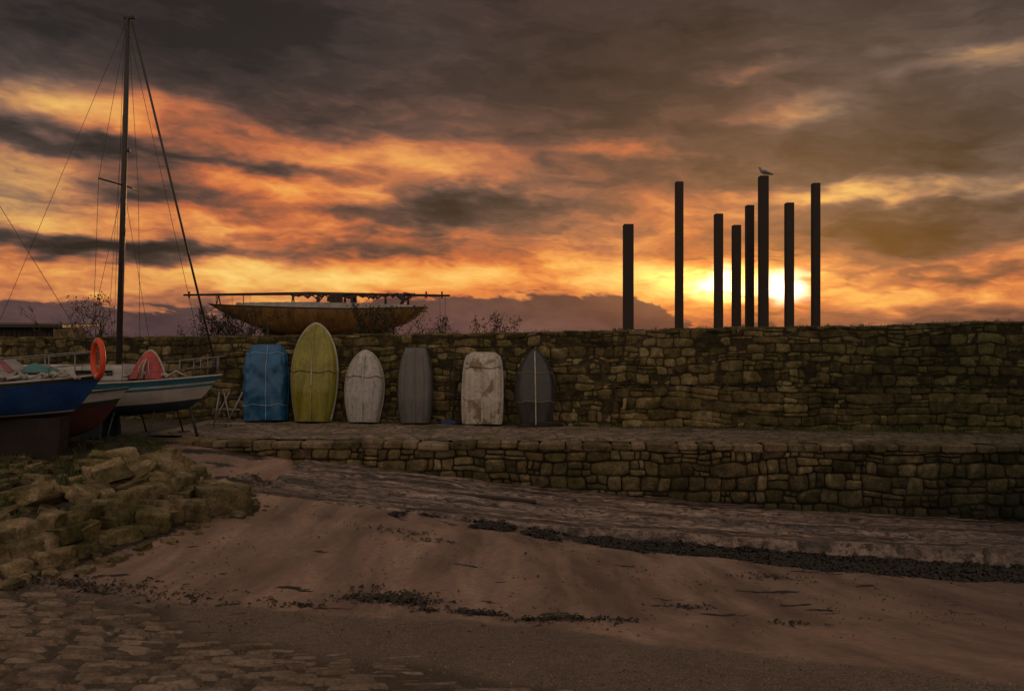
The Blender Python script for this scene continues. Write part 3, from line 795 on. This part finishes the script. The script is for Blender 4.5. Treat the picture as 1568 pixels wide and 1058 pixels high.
mat_pink = wood_mat('red_paint', (.32, .03, .04), (.48, .06, .06))
e = empty('red_dinghy'); mb = MB()
cx, cz, yy = -10.2, 1.66, yc - .5; pr = []
for i in range(21):
    a = i / 20; xx = -.5 + a; hh = .78 * (1 - abs(2 * a - 1) ** 1.6) ** .9; pr.append((xx, hh))
for lay, (k, dy) in enumerate(((1, 0), (.96, -.12), (.82, -.22), (.55, -.28), (.1, -.3))): mb.v.extend([(cx + x * k, yy + dy + z * .25, cz + .02 + z * (.45 + .55 * k)) for x, z in pr]); mb.t.extend([(.5,) * 3] * 21)
for l in range(4):
    for i in range(20): mb.f.append((l * 21 + i, l * 21 + i + 1, l * 21 + 22 + i, l * 21 + 21 + i)); mb.m.append(0); mb.sm.append(True)
mb.build('hull', [mat_pink], e)
mb = MB(); mb.tube([(cx + x, yy + z * .25, cz + .02 + z) for x, z in pr], .035, 6)
mb.tube([(cx - .02, yy - .32, cz + .03), (cx - .02, yy - .26, cz + .35), (cx, yy + .12, cz + .78)], .025, 5)
mb.tube([(cx - .2, yy - .30, cz + .03), (cx - .12, yy - .25, cz + .35), (cx, yy + .12, cz + .78)], .012, 5); mb.tube([(cx + .2, yy - .30, cz + .03), (cx + .12, yy - .25, cz + .35), (cx, yy + .12, cz + .78)], .012, 5)
mb.build('white_gunwale', [mat_white_rim], e)

e = empty('blue_boat'); yb = 19.6
P = hull(e, 'h', -17.5, -9.35, yb, 2.5, lambda s: 1.62 + .32 * s ** 3, lambda s: .82 + .18 * s ** 3, 1.0, .5,
         [(.10, 1), (.66, 0), (.72, 2), (1, 3)], [mat_blue, mat_darktrim, mat_gw, mat_dkkeel, mat_gw, mat_deck], p=.6, fulln=2.6)
mb = MB()
vs = []
for x in (-16.8, -13, -10.9, -10.4):
    for (y, z) in ((-.16, -.45), (-.24, .95), (.24, .95), (.16, -.45)): vs.append((x + (0 if z < 0 else .15), yb + y, z))
mb.add(vs, [(i * 4 + k, i * 4 + 4 + k, i * 4 + 4 + (k + 1) % 4, i * 4 + (k + 1) % 4) for i in range(3) for k in range(4)] + [(0, 1, 2, 3), (15, 14, 13, 12)], smooth=False)
mb.build('keel', [mat_dkkeel], e)
mb = MB(); mb.box((-13.1, yb, 2.02), (3.6, 1.5, .5), 0, 0, bev=.12, taper=.86); mb.box((-10.9, yb, 1.85), (.7, .6, .16), 0, 0, bev=.05)
mb.build('cabin', [mat_gw], e)
mb = MB()
for x in (-13.8, -12.9, -12.0): mb.box((x, yb - .735, 2.05), (.5, .04, .15), 0, 0, bev=.01)
mb.box((-11.0, yb - .0, 1.96), (.4, .4, .06), 0, 0, bev=.02)
mb.build('cabin_windows', [mat_glass], e)
mb = MB()
for sd in (-1, 1):
    q = [P(s, 0, sd) for s in (.55, .66, .77, .88, .985)]
    for a in q: mb.tube([a, a + Vector((0, 0, .55))], .012, 5)
    mb.tube([a + Vector((0, 0, .55)) for a in q] + [P(1, 0, 1) + Vector((.05, 0, .55))], .012, 5); mb.tube([a + Vector((0, 0, .28)) for a in q], .008, 4)
mb.build('guard_rails', [mat_steel], e)
mb = MB()
mb.tube([Vector((-13.5, yb, 8.6)), (-10.15, yb, 3.2), (-9.5, yb, 2.0)], .007, 5)
mb.tube([Vector((-13.5, yb, 1.8)), (-13.5, yb, 8.8)], .06, 8)
mb.tube([(-13.5, yb, 8.6), (-13.6, yb - 1.1, 1.7)], .007, 4)
mb.build('mast_and_forestay', [mat_alu], e)
mb = MB()
for x in (-15.5, -12.2):
    for s in (-1, 1): mb.tube([(x, yb + s * 1.5, -.15), (x, yb + s * .95, 1.1)], .035, 6)
mb.build('shore_props', [mat_darktrim], e)
mb = MB()
for i in range(16):
    x = U(-11.6, -9.9); mb.tube([(x, yb - U(.2, .6), 1.86), (x + U(.1, .3), yb - U(.2, .6), 1.92 + U(0, .12)), (x + U(.3, .5), yb - U(.2, .5), 1.86)], U(.015, .05), 6)
mb.build('deck_gear', [mat_keel], e)
def cover(name, cx, cy, z0, l, w, h, mt):
    mb = MB(); n = 18; vs = []
    for i in range(n + 1):
        for j in range(n + 1):
            u, v = i / n * 2 - 1, j / n * 2 - 1
            z = h * (1 - abs(u) ** 2.2) * (1 - abs(v) ** 2.0) + .09 * nz(u * 3 + cx, v * 3) + .04 * nz(u * 8 + cx, v * 8)
            vs.append((cx + u * l / 2, cy + v * w / 2, z0 + z))
    mb.add(vs, [(i * (n + 1) + j, i * (n + 1) + n + 1 + j, i * (n + 1) + n + 2 + j, i * (n + 1) + j + 1) for i in range(n) for j in range(n)])
    mb.build(name, [mt], e)
cover('teal_sail_cover', -11.0, yb + .2, 1.75, 1.3, .9, .42, simple('teal_canvas', (.06, .20, .21), .8, 4, .3, .4))
cover('pink_cover', -11.75, yb - .2, 1.8, .9, .7, .52, simple('pink_canvas', (.30, .11, .14), .8, 4, .3, .4))
e = empty('lifebuoy'); mb = MB(); pts = []
for i in range(28):
    a = i / 28 * 2 * math.pi; r = .34; lx = r * .9 * math.cos(a); lz = r * 1.2 * math.sin(a)
    pts.append((-9.34 + lx * .68, yb - .35 - lx * .68, 2.30 + lz))
mb.tube(pts, .066, 10, close=True); mb.build('ring', [mat_orange], e)
mb = MB()
for i in (7, 20): mb.tube([pts[i], pts[(i + 1) % 28]], .070, 10)
mb.build('reflective_bands', [mat_gw], e)

e = empty('red_bottomed_boat'); y3 = 21.7
P = hull(e, 'h', -15, -9.75, y3, 1.9, lambda s: 1.22 + .3 * s ** 2, lambda s: .12 + .3 * s ** 4, 1.1, .2,
         [(.2, 0), (.26, 2), (1, 1)], [mat_gw, mat_red, mat_darktrim, mat_darktrim, mat_deck], p=.7)
mb = MB(); mb.box((-12.6, y3, 1.5), (1.6, 1.1, .45), 0, 0, bev=.1, taper=.85); mb.build('cuddy', [mat_gw], e)
mb = MB(); mb.box((-12, y3, .04), (3.2, .2, .25), 0, 0, bev=.03); mb.build('keel_block', [mat_post], e)

# wooden yacht laid up behind the wall
e = empty('wooden_yacht'); y4 = 38.
mb = MB(); ns, nv = 50, 20; xb, xs_ = -13.55, -3.75
def P4(s, v, sd):
    b_ = 1.25 * ((.45 + .55 * math.sin(s / .45 * math.pi / 2)) if s < .45 else max(.004, 1 - ((s - .45) / .55) ** 1.9))
    zs = 4.22 + .30 * abs(s - .35) ** 1.6 * 1.6; zk = 2.95 + .55 * s ** 4 + .5 * (1 - s) ** 4
    th = v * math.pi / 2; y = b_ * (math.cos(th) ** .8 if v < 1 else 0); z = zs + (zk - zs) * math.sin(th) ** 1.1
    x = xs_ + (xb - xs_) * s + 2.6 * v ** 1.1 * s ** 4 - 1.5 * v * (1 - s) ** 4
    return Vector((x, y4 + sd * y, z))
for sd in (-1, 1):
    o = len(mb.v); vs = [P4(i / ns, j / nv, sd) for i in range(ns + 1) for j in range(nv + 1)]
    mb.v.extend([tuple(v) for v in vs]); mb.t.extend([(.5,) * 3] * len(vs))
    for i in range(ns):
        for j in range(nv):
            a = o + i * (nv + 1) + j; mb.f.append((a, a + 1, a + nv + 2, a + nv + 1)); mb.m.append(1 if j < 1 else 0); mb.sm.append(True)
mb.add([P4(0, j / nv, -1) for j in range(nv + 1)] + [P4(0, j / nv, 1) for j in range(nv - 1, -1, -1)], [tuple(range(2 * nv + 1))], 0, smooth=False)
mb.build('hull', [mat_varn, mat_darktrim], e)
mb = MB(); vs = []
for i in range(ns + 1): vs += [P4(i / ns, 0, -1), P4(i / ns, 0, 1)]
mb.add(vs, [(i * 2, i * 2 + 2, i * 2 + 3, i * 2 + 1) for i in range(ns)]); mb.build('deck', [mat_deck], e)
mb = MB(); vs = []
for i in range(ns + 1):
    s = .06 + .80 * i / ns; a = P4(s, 0, -1); c_ = P4(s, 0, 1); k = a.lerp(c_, .12); k2 = a.lerp(c_, .88); h = .10 + .14 * math.sin(math.pi * min(1, i / ns * 1.0)) + .03 * nz(i * .7, 0)
    vs += [k, k + Vector((0, .05, h)), k2 + Vector((0, -.05, h)), k2]
mb.add(vs, [(i * 4 + k, i * 4 + 4 + k, i * 4 + 5 + k, i * 4 + 1 + k) for i in range(ns) for k in range(3)], smooth=False)
mb.build('cabin_coaming', [simple('cream_coaming', (.34, .31, .27), .6, 4, .25, .1, dirt=.5)], e)
mb = MB()
mb.tube([(-14.55, y4 - .2, 4.83), (-9, y4 - .2, 4.90), (-2.75, y4 - .2, 4.80)], [.045, .075, .05], 8)
for x in (-14.3, -3.8, -3.1): mb.box((x, y4 - .2, 4.84), (.07, .06, .30), 0, 0)
for x in (-13.0, -9.7, -8.6, -7.4, -5.6, -4.6):
    mb.tube([(x, y4 - .5, 4.3), (x, y4 - .2, 4.86), (x, y4 + .1, 4.3)], .03, 6)
mb.build('lowered_mast', [mat_post], e)
mb = MB()
for i in range(44):
    x = U(-9.9, -4.6); l = U(.3, .9)
    mb.tube([(x, y4 - .3, 4.86 + U(-.02, .08)), (x + l * .5, y4 - .35, 4.80 + U(-.28, .08)), (x + l, y4 - .3, 4.86 + U(-.03, .08))], [.02, U(.03, .08), .02], 6)
for i in range(8):
    x = U(-8.6, -6.6); mb.box((x, y4 - .45, 4.62), (U(.08, .25), .1, U(.2, .42)), 0, 0, bev=.03)
mb.tube([(-4.9, y4 - .4, 4.86), (-4.8, y4 - .4, 4.55), (-4.9, y4 - .4, 4.35)], .09, 6)
mb.build('lashed_gear', [simple('sail_bundle', (.05, .035, .03), .9, 5, .4, .3)], e)
mb = MB()
for x in (-12.4, -11.6, -3.2, -2.95): mb.tube([(x, y4 - .2, 4.84), (x + U(-.02, .05), y4 - .25, 3.6)], .008, 4)
for x in (-13.1, -11.9): mb.tube([(x, y4 - .2, 4.84), (x + .2, y4 - .8, 4.45)], .02, 4)
mb.build('hanging_lines', [mat_wire], e)
mb = MB()
mb.add([(-11.2, y4 - .1, 3.3), (-9.3, y4 - .12, 1.0), (-6.2, y4 - .12, 1.0), (-5.5, y4 - .1, 3.3), (-11.2, y4 + .1, 3.3), (-9.3, y4 + .12, 1.0), (-6.2, y4 + .12, 1.0), (-5.5, y4 + .1, 3.3)],
       [(0, 1, 2, 3), (7, 6, 5, 4), (0, 4, 5, 1), (1, 5, 6, 2), (2, 6, 7, 3)], smooth=False); mb.build('ballast_keel', [mat_dkkeel], e)
mb = MB()
for x in (-10.6, -8, -5.4):
    for s in (-1, 1): mb.tube([(x, y4 + s * 1.6, .6), (x, y4 + s * .85, 3.5)], .06, 6)
mb.box((-8, y4, .8), (4.5, .4, .4)); mb.build('cradle', [mat_post], e)

# ------------------------------------------------------------------ shed at far left behind the wall
e = empty('timber_shed'); mb = MB()
mb.box((-19.9, 34.5, 1.95), (4.0, 2.4, 2.7), 0, 0)
for i in range(20): mb.box((-21.8 + i * .2, 33.28, 1.95), (.17, .03, 2.68), 0, 0, bev=.008)
mb.build('walls', [mat_post], e)
mb = MB(); mb.box((-19.7, 34.4, 3.42), (4.7, 3.0, .14), 0, 0, rot=Euler((.04, .01, 0)), bev=.02); mb.build('roof', [mat_darktrim], e)
mb = MB(); mb.box((-18.9, 33.25, 2.6), (.8, .04, .5), 0, 0); mb.build('window', [mat_glass], e)
mb = MB(); mb.box((-20.6, 33.24, 1.6), (.85, .05, 1.95), 0, 0, bev=.01); mb.build('door', [mat_darktrim], e)

# ------------------------------------------------------------------ bushes
mat_bark = simple('twig_bark', (.018, .013, .010), .9, 10, .3, 0)
mat_leaf = simple('bush_leaf', (.040, .034, .014), .8, 10, .5, 0)
def bush(X, Y, z, h, spread, n, leaves, name='bush'):
    mb = MB(); target = z + h
    def br(p, d, l, r, dep):
        pts = [p]; q = p
        for i in range(3):
            d = (d + Vector((U(-.25, .25), U(-.25, .25), U(-.05, .2)))).normalized(); q = q + d * l / 3
            if q.z > target: q = Vector((q.x, q.y, target - U(0, .4)))
            pts.append(q)
        mb.tube(pts, [r, r * .85, r * .7, r * .5], 4)
        if dep > 0:
            for k in range(random.choice((2, 3, 3))):
                s = pts[random.choice((1, 2, 3))]; br(s, (d + Vector((U(-.9, .9), U(-.9, .9), U(-.2, .6)))).normalized(), l * U(.45, .7), r * .6, dep - 1)
        if dep <= 1:
            for k in range(leaves):
                c = random.choice(pts) + Vector((U(-.1, .1), U(-.1, .1), U(-.1, .1))); a = Vector((U(-1, 1), U(-1, 1), U(-1, 1))).normalized() * U(.025, .055); b_ = a.cross(Vector((U(-1, 1), U(-1, 1), U(-1, 1)))).normalized() * U(.015, .035)
                mb.add([c - a, c + b_, c + a, c - b_], [(0, 1, 2, 3)], 1, smooth=False)
    for i in range(n):
        a = R() * 6.28; br(Vector((X + U(-.3, .3) * spread, Y + U(-.2, .2), z)), Vector((math.cos(a) * spread * .35, math.sin(a) * spread * .25, 1)).normalized(), h * U(.48, .66), .026, 3)
    mb.build(name, [mat_bark, mat_leaf])
bush(-15.9, 32.0, .6, 3.9, 1.1, 12, 4)
bush(-10.9, 32.0, .6, 3.35, 1.0, 12, 14)
bush(-4.7, 31.0, .6, 3.4, .6, 8, 12)
bush(-3.1, 31.0, .6, 3.0, .5, 4, 6)
bush(-.65, 31.0, .6, 3.15, .3, 5, 8)
bush(-12.4, 31.6, .6, 2.8, .8, 4, 4)

# ------------------------------------------------------------------ odds and ends on the quay
mb = MB()
for x, a in ((-9.15, .5), (-8.95, -.3), (-9.5, .1)):
    mb.tube([(x, 27.2, .0), (x + a, 27.4, 1.1)], .025, 5)
mb.tube([(-9.8, 27.2, .1), (-8.5, 27.2, .1)], .03, 5); mb.tube([(-9.6, 27.3, .55), (-8.7, 27.3, .55)], .02, 5); mb.tube([(-9.1, 27.5, 1.1), (-9.5, 27.1, .1)], .02, 5)
mb.build('boat_trailer_frame', [mat_steel])
mb = MB(); mb.box((-2.1, Yw(-2) - .35, .07), (.5, .25, .13), .1, 0, bev=.02); mb.box((-1.75, Yw(-2) - .4, .06), (.25, .2, .1), .5, 1, bev=.02); mb.box((-2.5, Yw(-2) - .3, .05), (.3, .2, .09), -.3, 1, bev=.02)
mb.build('fish_boxes', [simple('blue_plastic', (.02, .05, .2), .5), mat_post])
mb = MB(); x = -1.95
mb.tube([(x, Yw(x) - .35, 0), (x + .05, Yw(x) - .1, 2.35)], .03, 6); mb.tube([(x - .25, Yw(x) - .2, 1.9), (x + .3, Yw(x) - .2, 1.95)], .02, 6); mb.tube([(x - .18, Yw(x) - .3, .9), (x + .2, Yw(x) - .3, .95), (x + .22, Yw(x) - .3, 1.1)], .025, 6)
mb.build('iron_anchor_stock', [mat_post])
mb = MB()
for k in range(3): mb.box((.9 + k * .06, Yw(.9) - .72, .04 + k * .05), (1.5 - k * .2, .16, .045), U(-.1, .1), 0, bev=.01)
mb.build('timber_planks', [mat_post])
mb = MB(); mb.box((-.5, 20.7, gq(-.5) + .05), (2.2, .18, .07), -.02, 0, rot=Euler((0, .09, -.03)), bev=.02); mb.build('driftwood_plank', [mat_post])

# ------------------------------------------------------------------ world sky
SUN_AZ, SUN_EL = 17.3, 3.9
w = bpy.data.worlds.new("World"); S.world = w; w.use_nodes = True
try: w.cycles.sampling_method = 'MANUAL'; w.cycles.sample_map_resolution = 512
except Exception: pass
nt = NT(w.node_tree); nt.n.clear()
out = nt.new('ShaderNodeOutputWorld')
D = nt.new('ShaderNodeTexCoord').outputs['Generated']
dx, dy, dz = nt.sep(D)
az = nt.m('MULTIPLY', nt.m('ARCTAN2', dx, dy), 57.29578); el = nt.m('MULTIPLY', nt.m('ARCSINE', dz), 57.29578)
NV = nt.comb(dx, dy, nt.m('ADD', nt.m('MULTIPLY', dz, 2.9), nt.m('MULTIPLY', dx, .16)))
wn = nt.noise(NV, 4.2, 3, .5, 0, True)
wn2 = nt.noise(NV, 13, 3, .55, 0, True)
P0 = nt.comb(az, el, 0.)
off = nt.vm('MULTIPLY', nt.vm('SUBTRACT', wn, (.5, .5, .5)), (10, 3.0, 0))
off2 = nt.vm('MULTIPLY', nt.vm('SUBTRACT', wn2, (.5, .5, .5)), (8, 3.2, 0))
PV = nt.vm('ADD', nt.vm('ADD', P0, off), off2)
blobs = [  # az, el, r_az, r_el, weight, tilt(deg)
    (15, 4.3, 12, 3.2, .14, 0), (6, 4.7, 20, 1.4, .24, 0), (-14, 4.6, 14, 1.4, .18, 0),
    (-26, 14.0, 9, 1.6, .38, 0), (-8, 12.4, 12, 1.8, .40, -3), (-14, 10.2, 9, 1.5, .26, -4), (-1, 10.8, 5, 1.0, .14, -6),
    (-28.5, 7.9, 7, 2.0, .22, 0), (-30.5, 10.6, 5, 1.5, .18, 0), (-18, 8.0, 8, .8, .18, 0), (-27, 3.6, 9, .9, .12, 0),
    (28.5, 16.8, 6, .9, .28, 0), (17, 17.2, 4, .8, .24, 0), (23, 9.3, 9, .7, .36, 0), (18, 15, 4, .8, .20, 0), (7, 12.8, 6, .8, .26, 0), (9.5, 9.3, 4, 1.8, .18, 0),
    (28, 3.0, 10, .9, .14, 0),
    (-5.5, 8.8, 8, 1.6, -.46, 0), (-15.5, 11.5, 6, .8, -.28, -5), (-26, 6.0, 12, .9, -.62, 0), (-26, 11.9, 9, .8, -.34, 0),
    (-22, 19, 24, 4.0, -.18, 0), (26, 6.8, 12, 2.2, -.46, 0), (25, 12.4, 14, 3.0, -.24, 0), (27, 4.3, 7, .5, -.28, 0), (22, 5.0, 4, .35, -.2, 0),
    (-20, 3.0, 12, .6, -.12, 0), (28, 1.7, 9, .9, -.2, 0), (5, 8.8, 9, 2.4, -.10, 0), (-10, 6.6, 9, .6, -.20, 0), (-24, 9.6, 5, .6, -.24, 0), (4, 16.5, 14, 2.2, -.08, 0),
]
base = nt.ramp(nt.mr(el, -2, 90, 0, 1), [((e_ + 2) / 92, v) for e_, v in ((-2, .40), (1.5, .50), (3, .58), (4.6, .62), (7, .53), (9, .43), (11.5, .37), (14, .28), (17, .19), (22, .14), (40, .22), (90, .28))])
acc = base
for a, e_, ra, re, wt, tilt in blobs:
    mp = nt.new('ShaderNodeMapping', vector_type='TEXTURE')
    nt.l.new(PV, mp.inputs['Vector']); mp.inputs['Location'].default_value = (a, e_, 0)
    mp.inputs['Rotation'].default_value = (0, 0, math.radians(tilt)); mp.inputs['Scale'].default_value = (ra, re, 1)
    acc = nt.m('ADD', acc, nt.mr(nt.vm('LENGTH', mp.outputs[0]), 0, 1.3, wt, 0, True))
NV2 = nt.vm('ADD', NV, nt.vm('MULTIPLY', nt.vm('SUBTRACT', wn2, (.5, .5, .5)), (.10, .10, .14)))
c1 = nt.noise(NV2, 6.0, 5, .54, 0); c2 = nt.noise(nt.vm('MULTIPLY', NV2, (1, 1, 1.7)), 13, 5, .60, 0)
tex = nt.m('ADD', nt.m('MULTIPLY', nt.m('SUBTRACT', c1, .5), .90), nt.m('MULTIPLY', nt.m('SUBTRACT', c2, .5), nt.mr(el, 5, 14, .62, .36)))
tex = nt.m('MULTIPLY', tex, nt.mr(el, 8, 18, 1.0, .72))
Lv = nt.m('ADD', acc, tex)
g = lambda *c: srgb(*c)
warm = nt.ramp(Lv, [(0, g(33, 26, 27)), (.16, g(60, 45, 43)), (.30, g(95, 65, 57)), (.42, g(140, 82, 60)), (.54, g(190, 101, 62)), (.66, g(224, 131, 68)), (.80, g(241, 166, 82)), (1, g(252, 204, 112))])
tan_ = nt.ramp(Lv, [(0, g(38, 32, 33)), (.16, g(64, 54, 52)), (.30, g(89, 74, 69)), (.42, g(116, 93, 80)), (.54, g(154, 118, 88)), (.66, g(200, 150, 94)), (.80, g(230, 184, 102)), (1, g(252, 218, 124))])
tn = nt.noise(NV, 3.1, 2, .5)
rightness = nt.mr(az, 6, 24, 0, .8, True)
leftg = nt.mr(az, -22, -30, 0, .6, True)
f = nt.m('ADD', nt.mr(tn, .42, .62, 0, .40), nt.m('ADD', nt.m('MULTIPLY', rightness, nt.mr(el, 4, 9, 0, 1)), nt.m('MULTIPLY', leftg, nt.mr(el, 6, 8, 0, 1))), clamp=True)
col = nt.mix(f, warm, tan_)
bel = nt.m('ADD', el, nt.m('ADD', nt.m('MULTIPLY', nt.m('SUBTRACT', c2, .5), 2.4), nt.m('MULTIPLY', nt.m('SUBTRACT', wn, .5), 1.4)))
hgt = nt.m('ADD', nt.mr(az, -20, -6, 2.4, 3.2, True), nt.mr(az, 8, 13, 0, -1.9, True))
bank = nt.mr(nt.m('SUBTRACT', bel, hgt), -.12, .16, .97, 0, True)
bcol = nt.mix(nt.mr(c1, .4, .62, 0, 1), g(64, 51, 55), g(96, 72, 70))
away = nt.mr(dy, .25, -.45, 0, 1, True)
dusk = nt.ramp(nt.m('ADD', c1, nt.m('MULTIPLY', dz, .1)), [(.3, (.39, .285, .215)), (.7, (.64, .475, .36))])
col = nt.mix(away, col, dusk)
high = nt.mr(dz, .45, .9, 0, 1, True)
col = nt.mix(high, col, (.40, .30, .23))
def glow(a, e_, ra, re, c):
    mp = nt.new('ShaderNodeMapping', vector_type='TEXTURE')
    nt.l.new(GQ, mp.inputs['Vector']); mp.inputs['Location'].default_value = (a, e_, 0); mp.inputs['Scale'].default_value = (ra, re, 1)
    ff = nt.m('POWER', nt.mr(nt.vm('LENGTH', mp.outputs[0]), 0, 1, 1, 0, True), 1.6)
    return nt.mix(1, ff, c, 'MULTIPLY')
GQ = nt.vm('ADD', P0, nt.vm('MULTIPLY', nt.vm('SUBTRACT', wn2, (.5, .5, .5)), (3.5, 2.2, 0)))
c3 = nt.noise(nt.vm('MULTIPLY', NV2, (1, 1, 3.5)), 16, 4, .6)
streak = nt.mr(c3, .40, .58, .05, 1.25)
gl = nt.mix(1, glow(SUN_AZ - 2, 4.0, 10, 3.2, (.85, .36, .05)), streak, 'MULTIPLY')
s2 = nt.mr(c3, .36, .52, .45, 1.1)
for gg in (glow(17.6, 3.8, 2.8, 1.7, (3.2, 2.7, 1.9)), nt.mix(1, glow(14.2, 3.9, 3.6, 1.7, (2.3, 1.5, .5)), s2, 'MULTIPLY'), glow(13.9, 4.5, 1.5, 1.4, (1.8, 1.5, 1.0)), nt.mix(1, glow(13, 4.4, 8, 1.2, (1.1, .6, .12)), s2, 'MULTIPLY')):
    gl = nt.mix(1, gl, gg, 'ADD')
col = nt.mix(nt.m('MULTIPLY', bank, nt.mr(dy, .3, .6, 0, 1)), col, bcol)
col = nt.mix(1, col, nt.mix(1, gl, nt.m('SUBTRACT', 1, nt.m('MULTIPLY', bank, .8)), 'MULTIPLY'), 'ADD')
below = nt.mr(el, -1.5, .5, 0, 1)
col = nt.mix(below, g(60, 45, 42), col)
bg1 = nt.new('ShaderNodeBackground'); nt.l.new(col, bg1.inputs[0]); bg1.inputs[1].default_value = 1.0
sky = nt.new('ShaderNodeTexSky', sky_type='NISHITA'); sky.sun_disc = False
sky.sun_elevation = math.radians(SUN_EL); sky.sun_rotation = math.radians(SUN_AZ)
sky.air_density = 1.5; sky.dust_density = 3
bg2 = nt.new('ShaderNodeBackground'); nt.l.new(sky.outputs[0], bg2.inputs[0]); bg2.inputs[1].default_value = .006
ad = nt.new('ShaderNodeAddShader'); nt.l.new(bg1.outputs[0], ad.inputs[0]); nt.l.new(bg2.outputs[0], ad.inputs[1]); nt.l.new(ad.outputs[0], out.inputs[0])

# sun
sl = bpy.data.lights.new('sun', 'SUN'); sl.energy = 1.2; sl.angle = math.radians(1.5); sl.color = (1, .55, .22)
so = bpy.data.objects.new('sun', sl); COL.objects.link(so)
a, e_ = math.radians(SUN_AZ), math.radians(SUN_EL)
dirv = Vector((math.sin(a) * math.cos(e_), math.cos(a) * math.cos(e_), math.sin(e_)))
so.rotation_euler = dirv.to_track_quat('Z', 'Y').to_euler(); so.location = (10, 40, 20)

cam = bpy.data.cameras.new('camera'); cam.lens = 30; cam.sensor_width = 36; cam.clip_end = 8000; cam.clip_start = .1
co = bpy.data.objects.new('camera', cam); COL.objects.link(co); co.location = (0, 0, CAM_Z); co.rotation_euler = (math.radians(90), 0, 0)
S.camera = co
S.view_settings.view_transform = 'Standard'; S.view_settings.look = 'None'; S.view_settings.exposure = 0
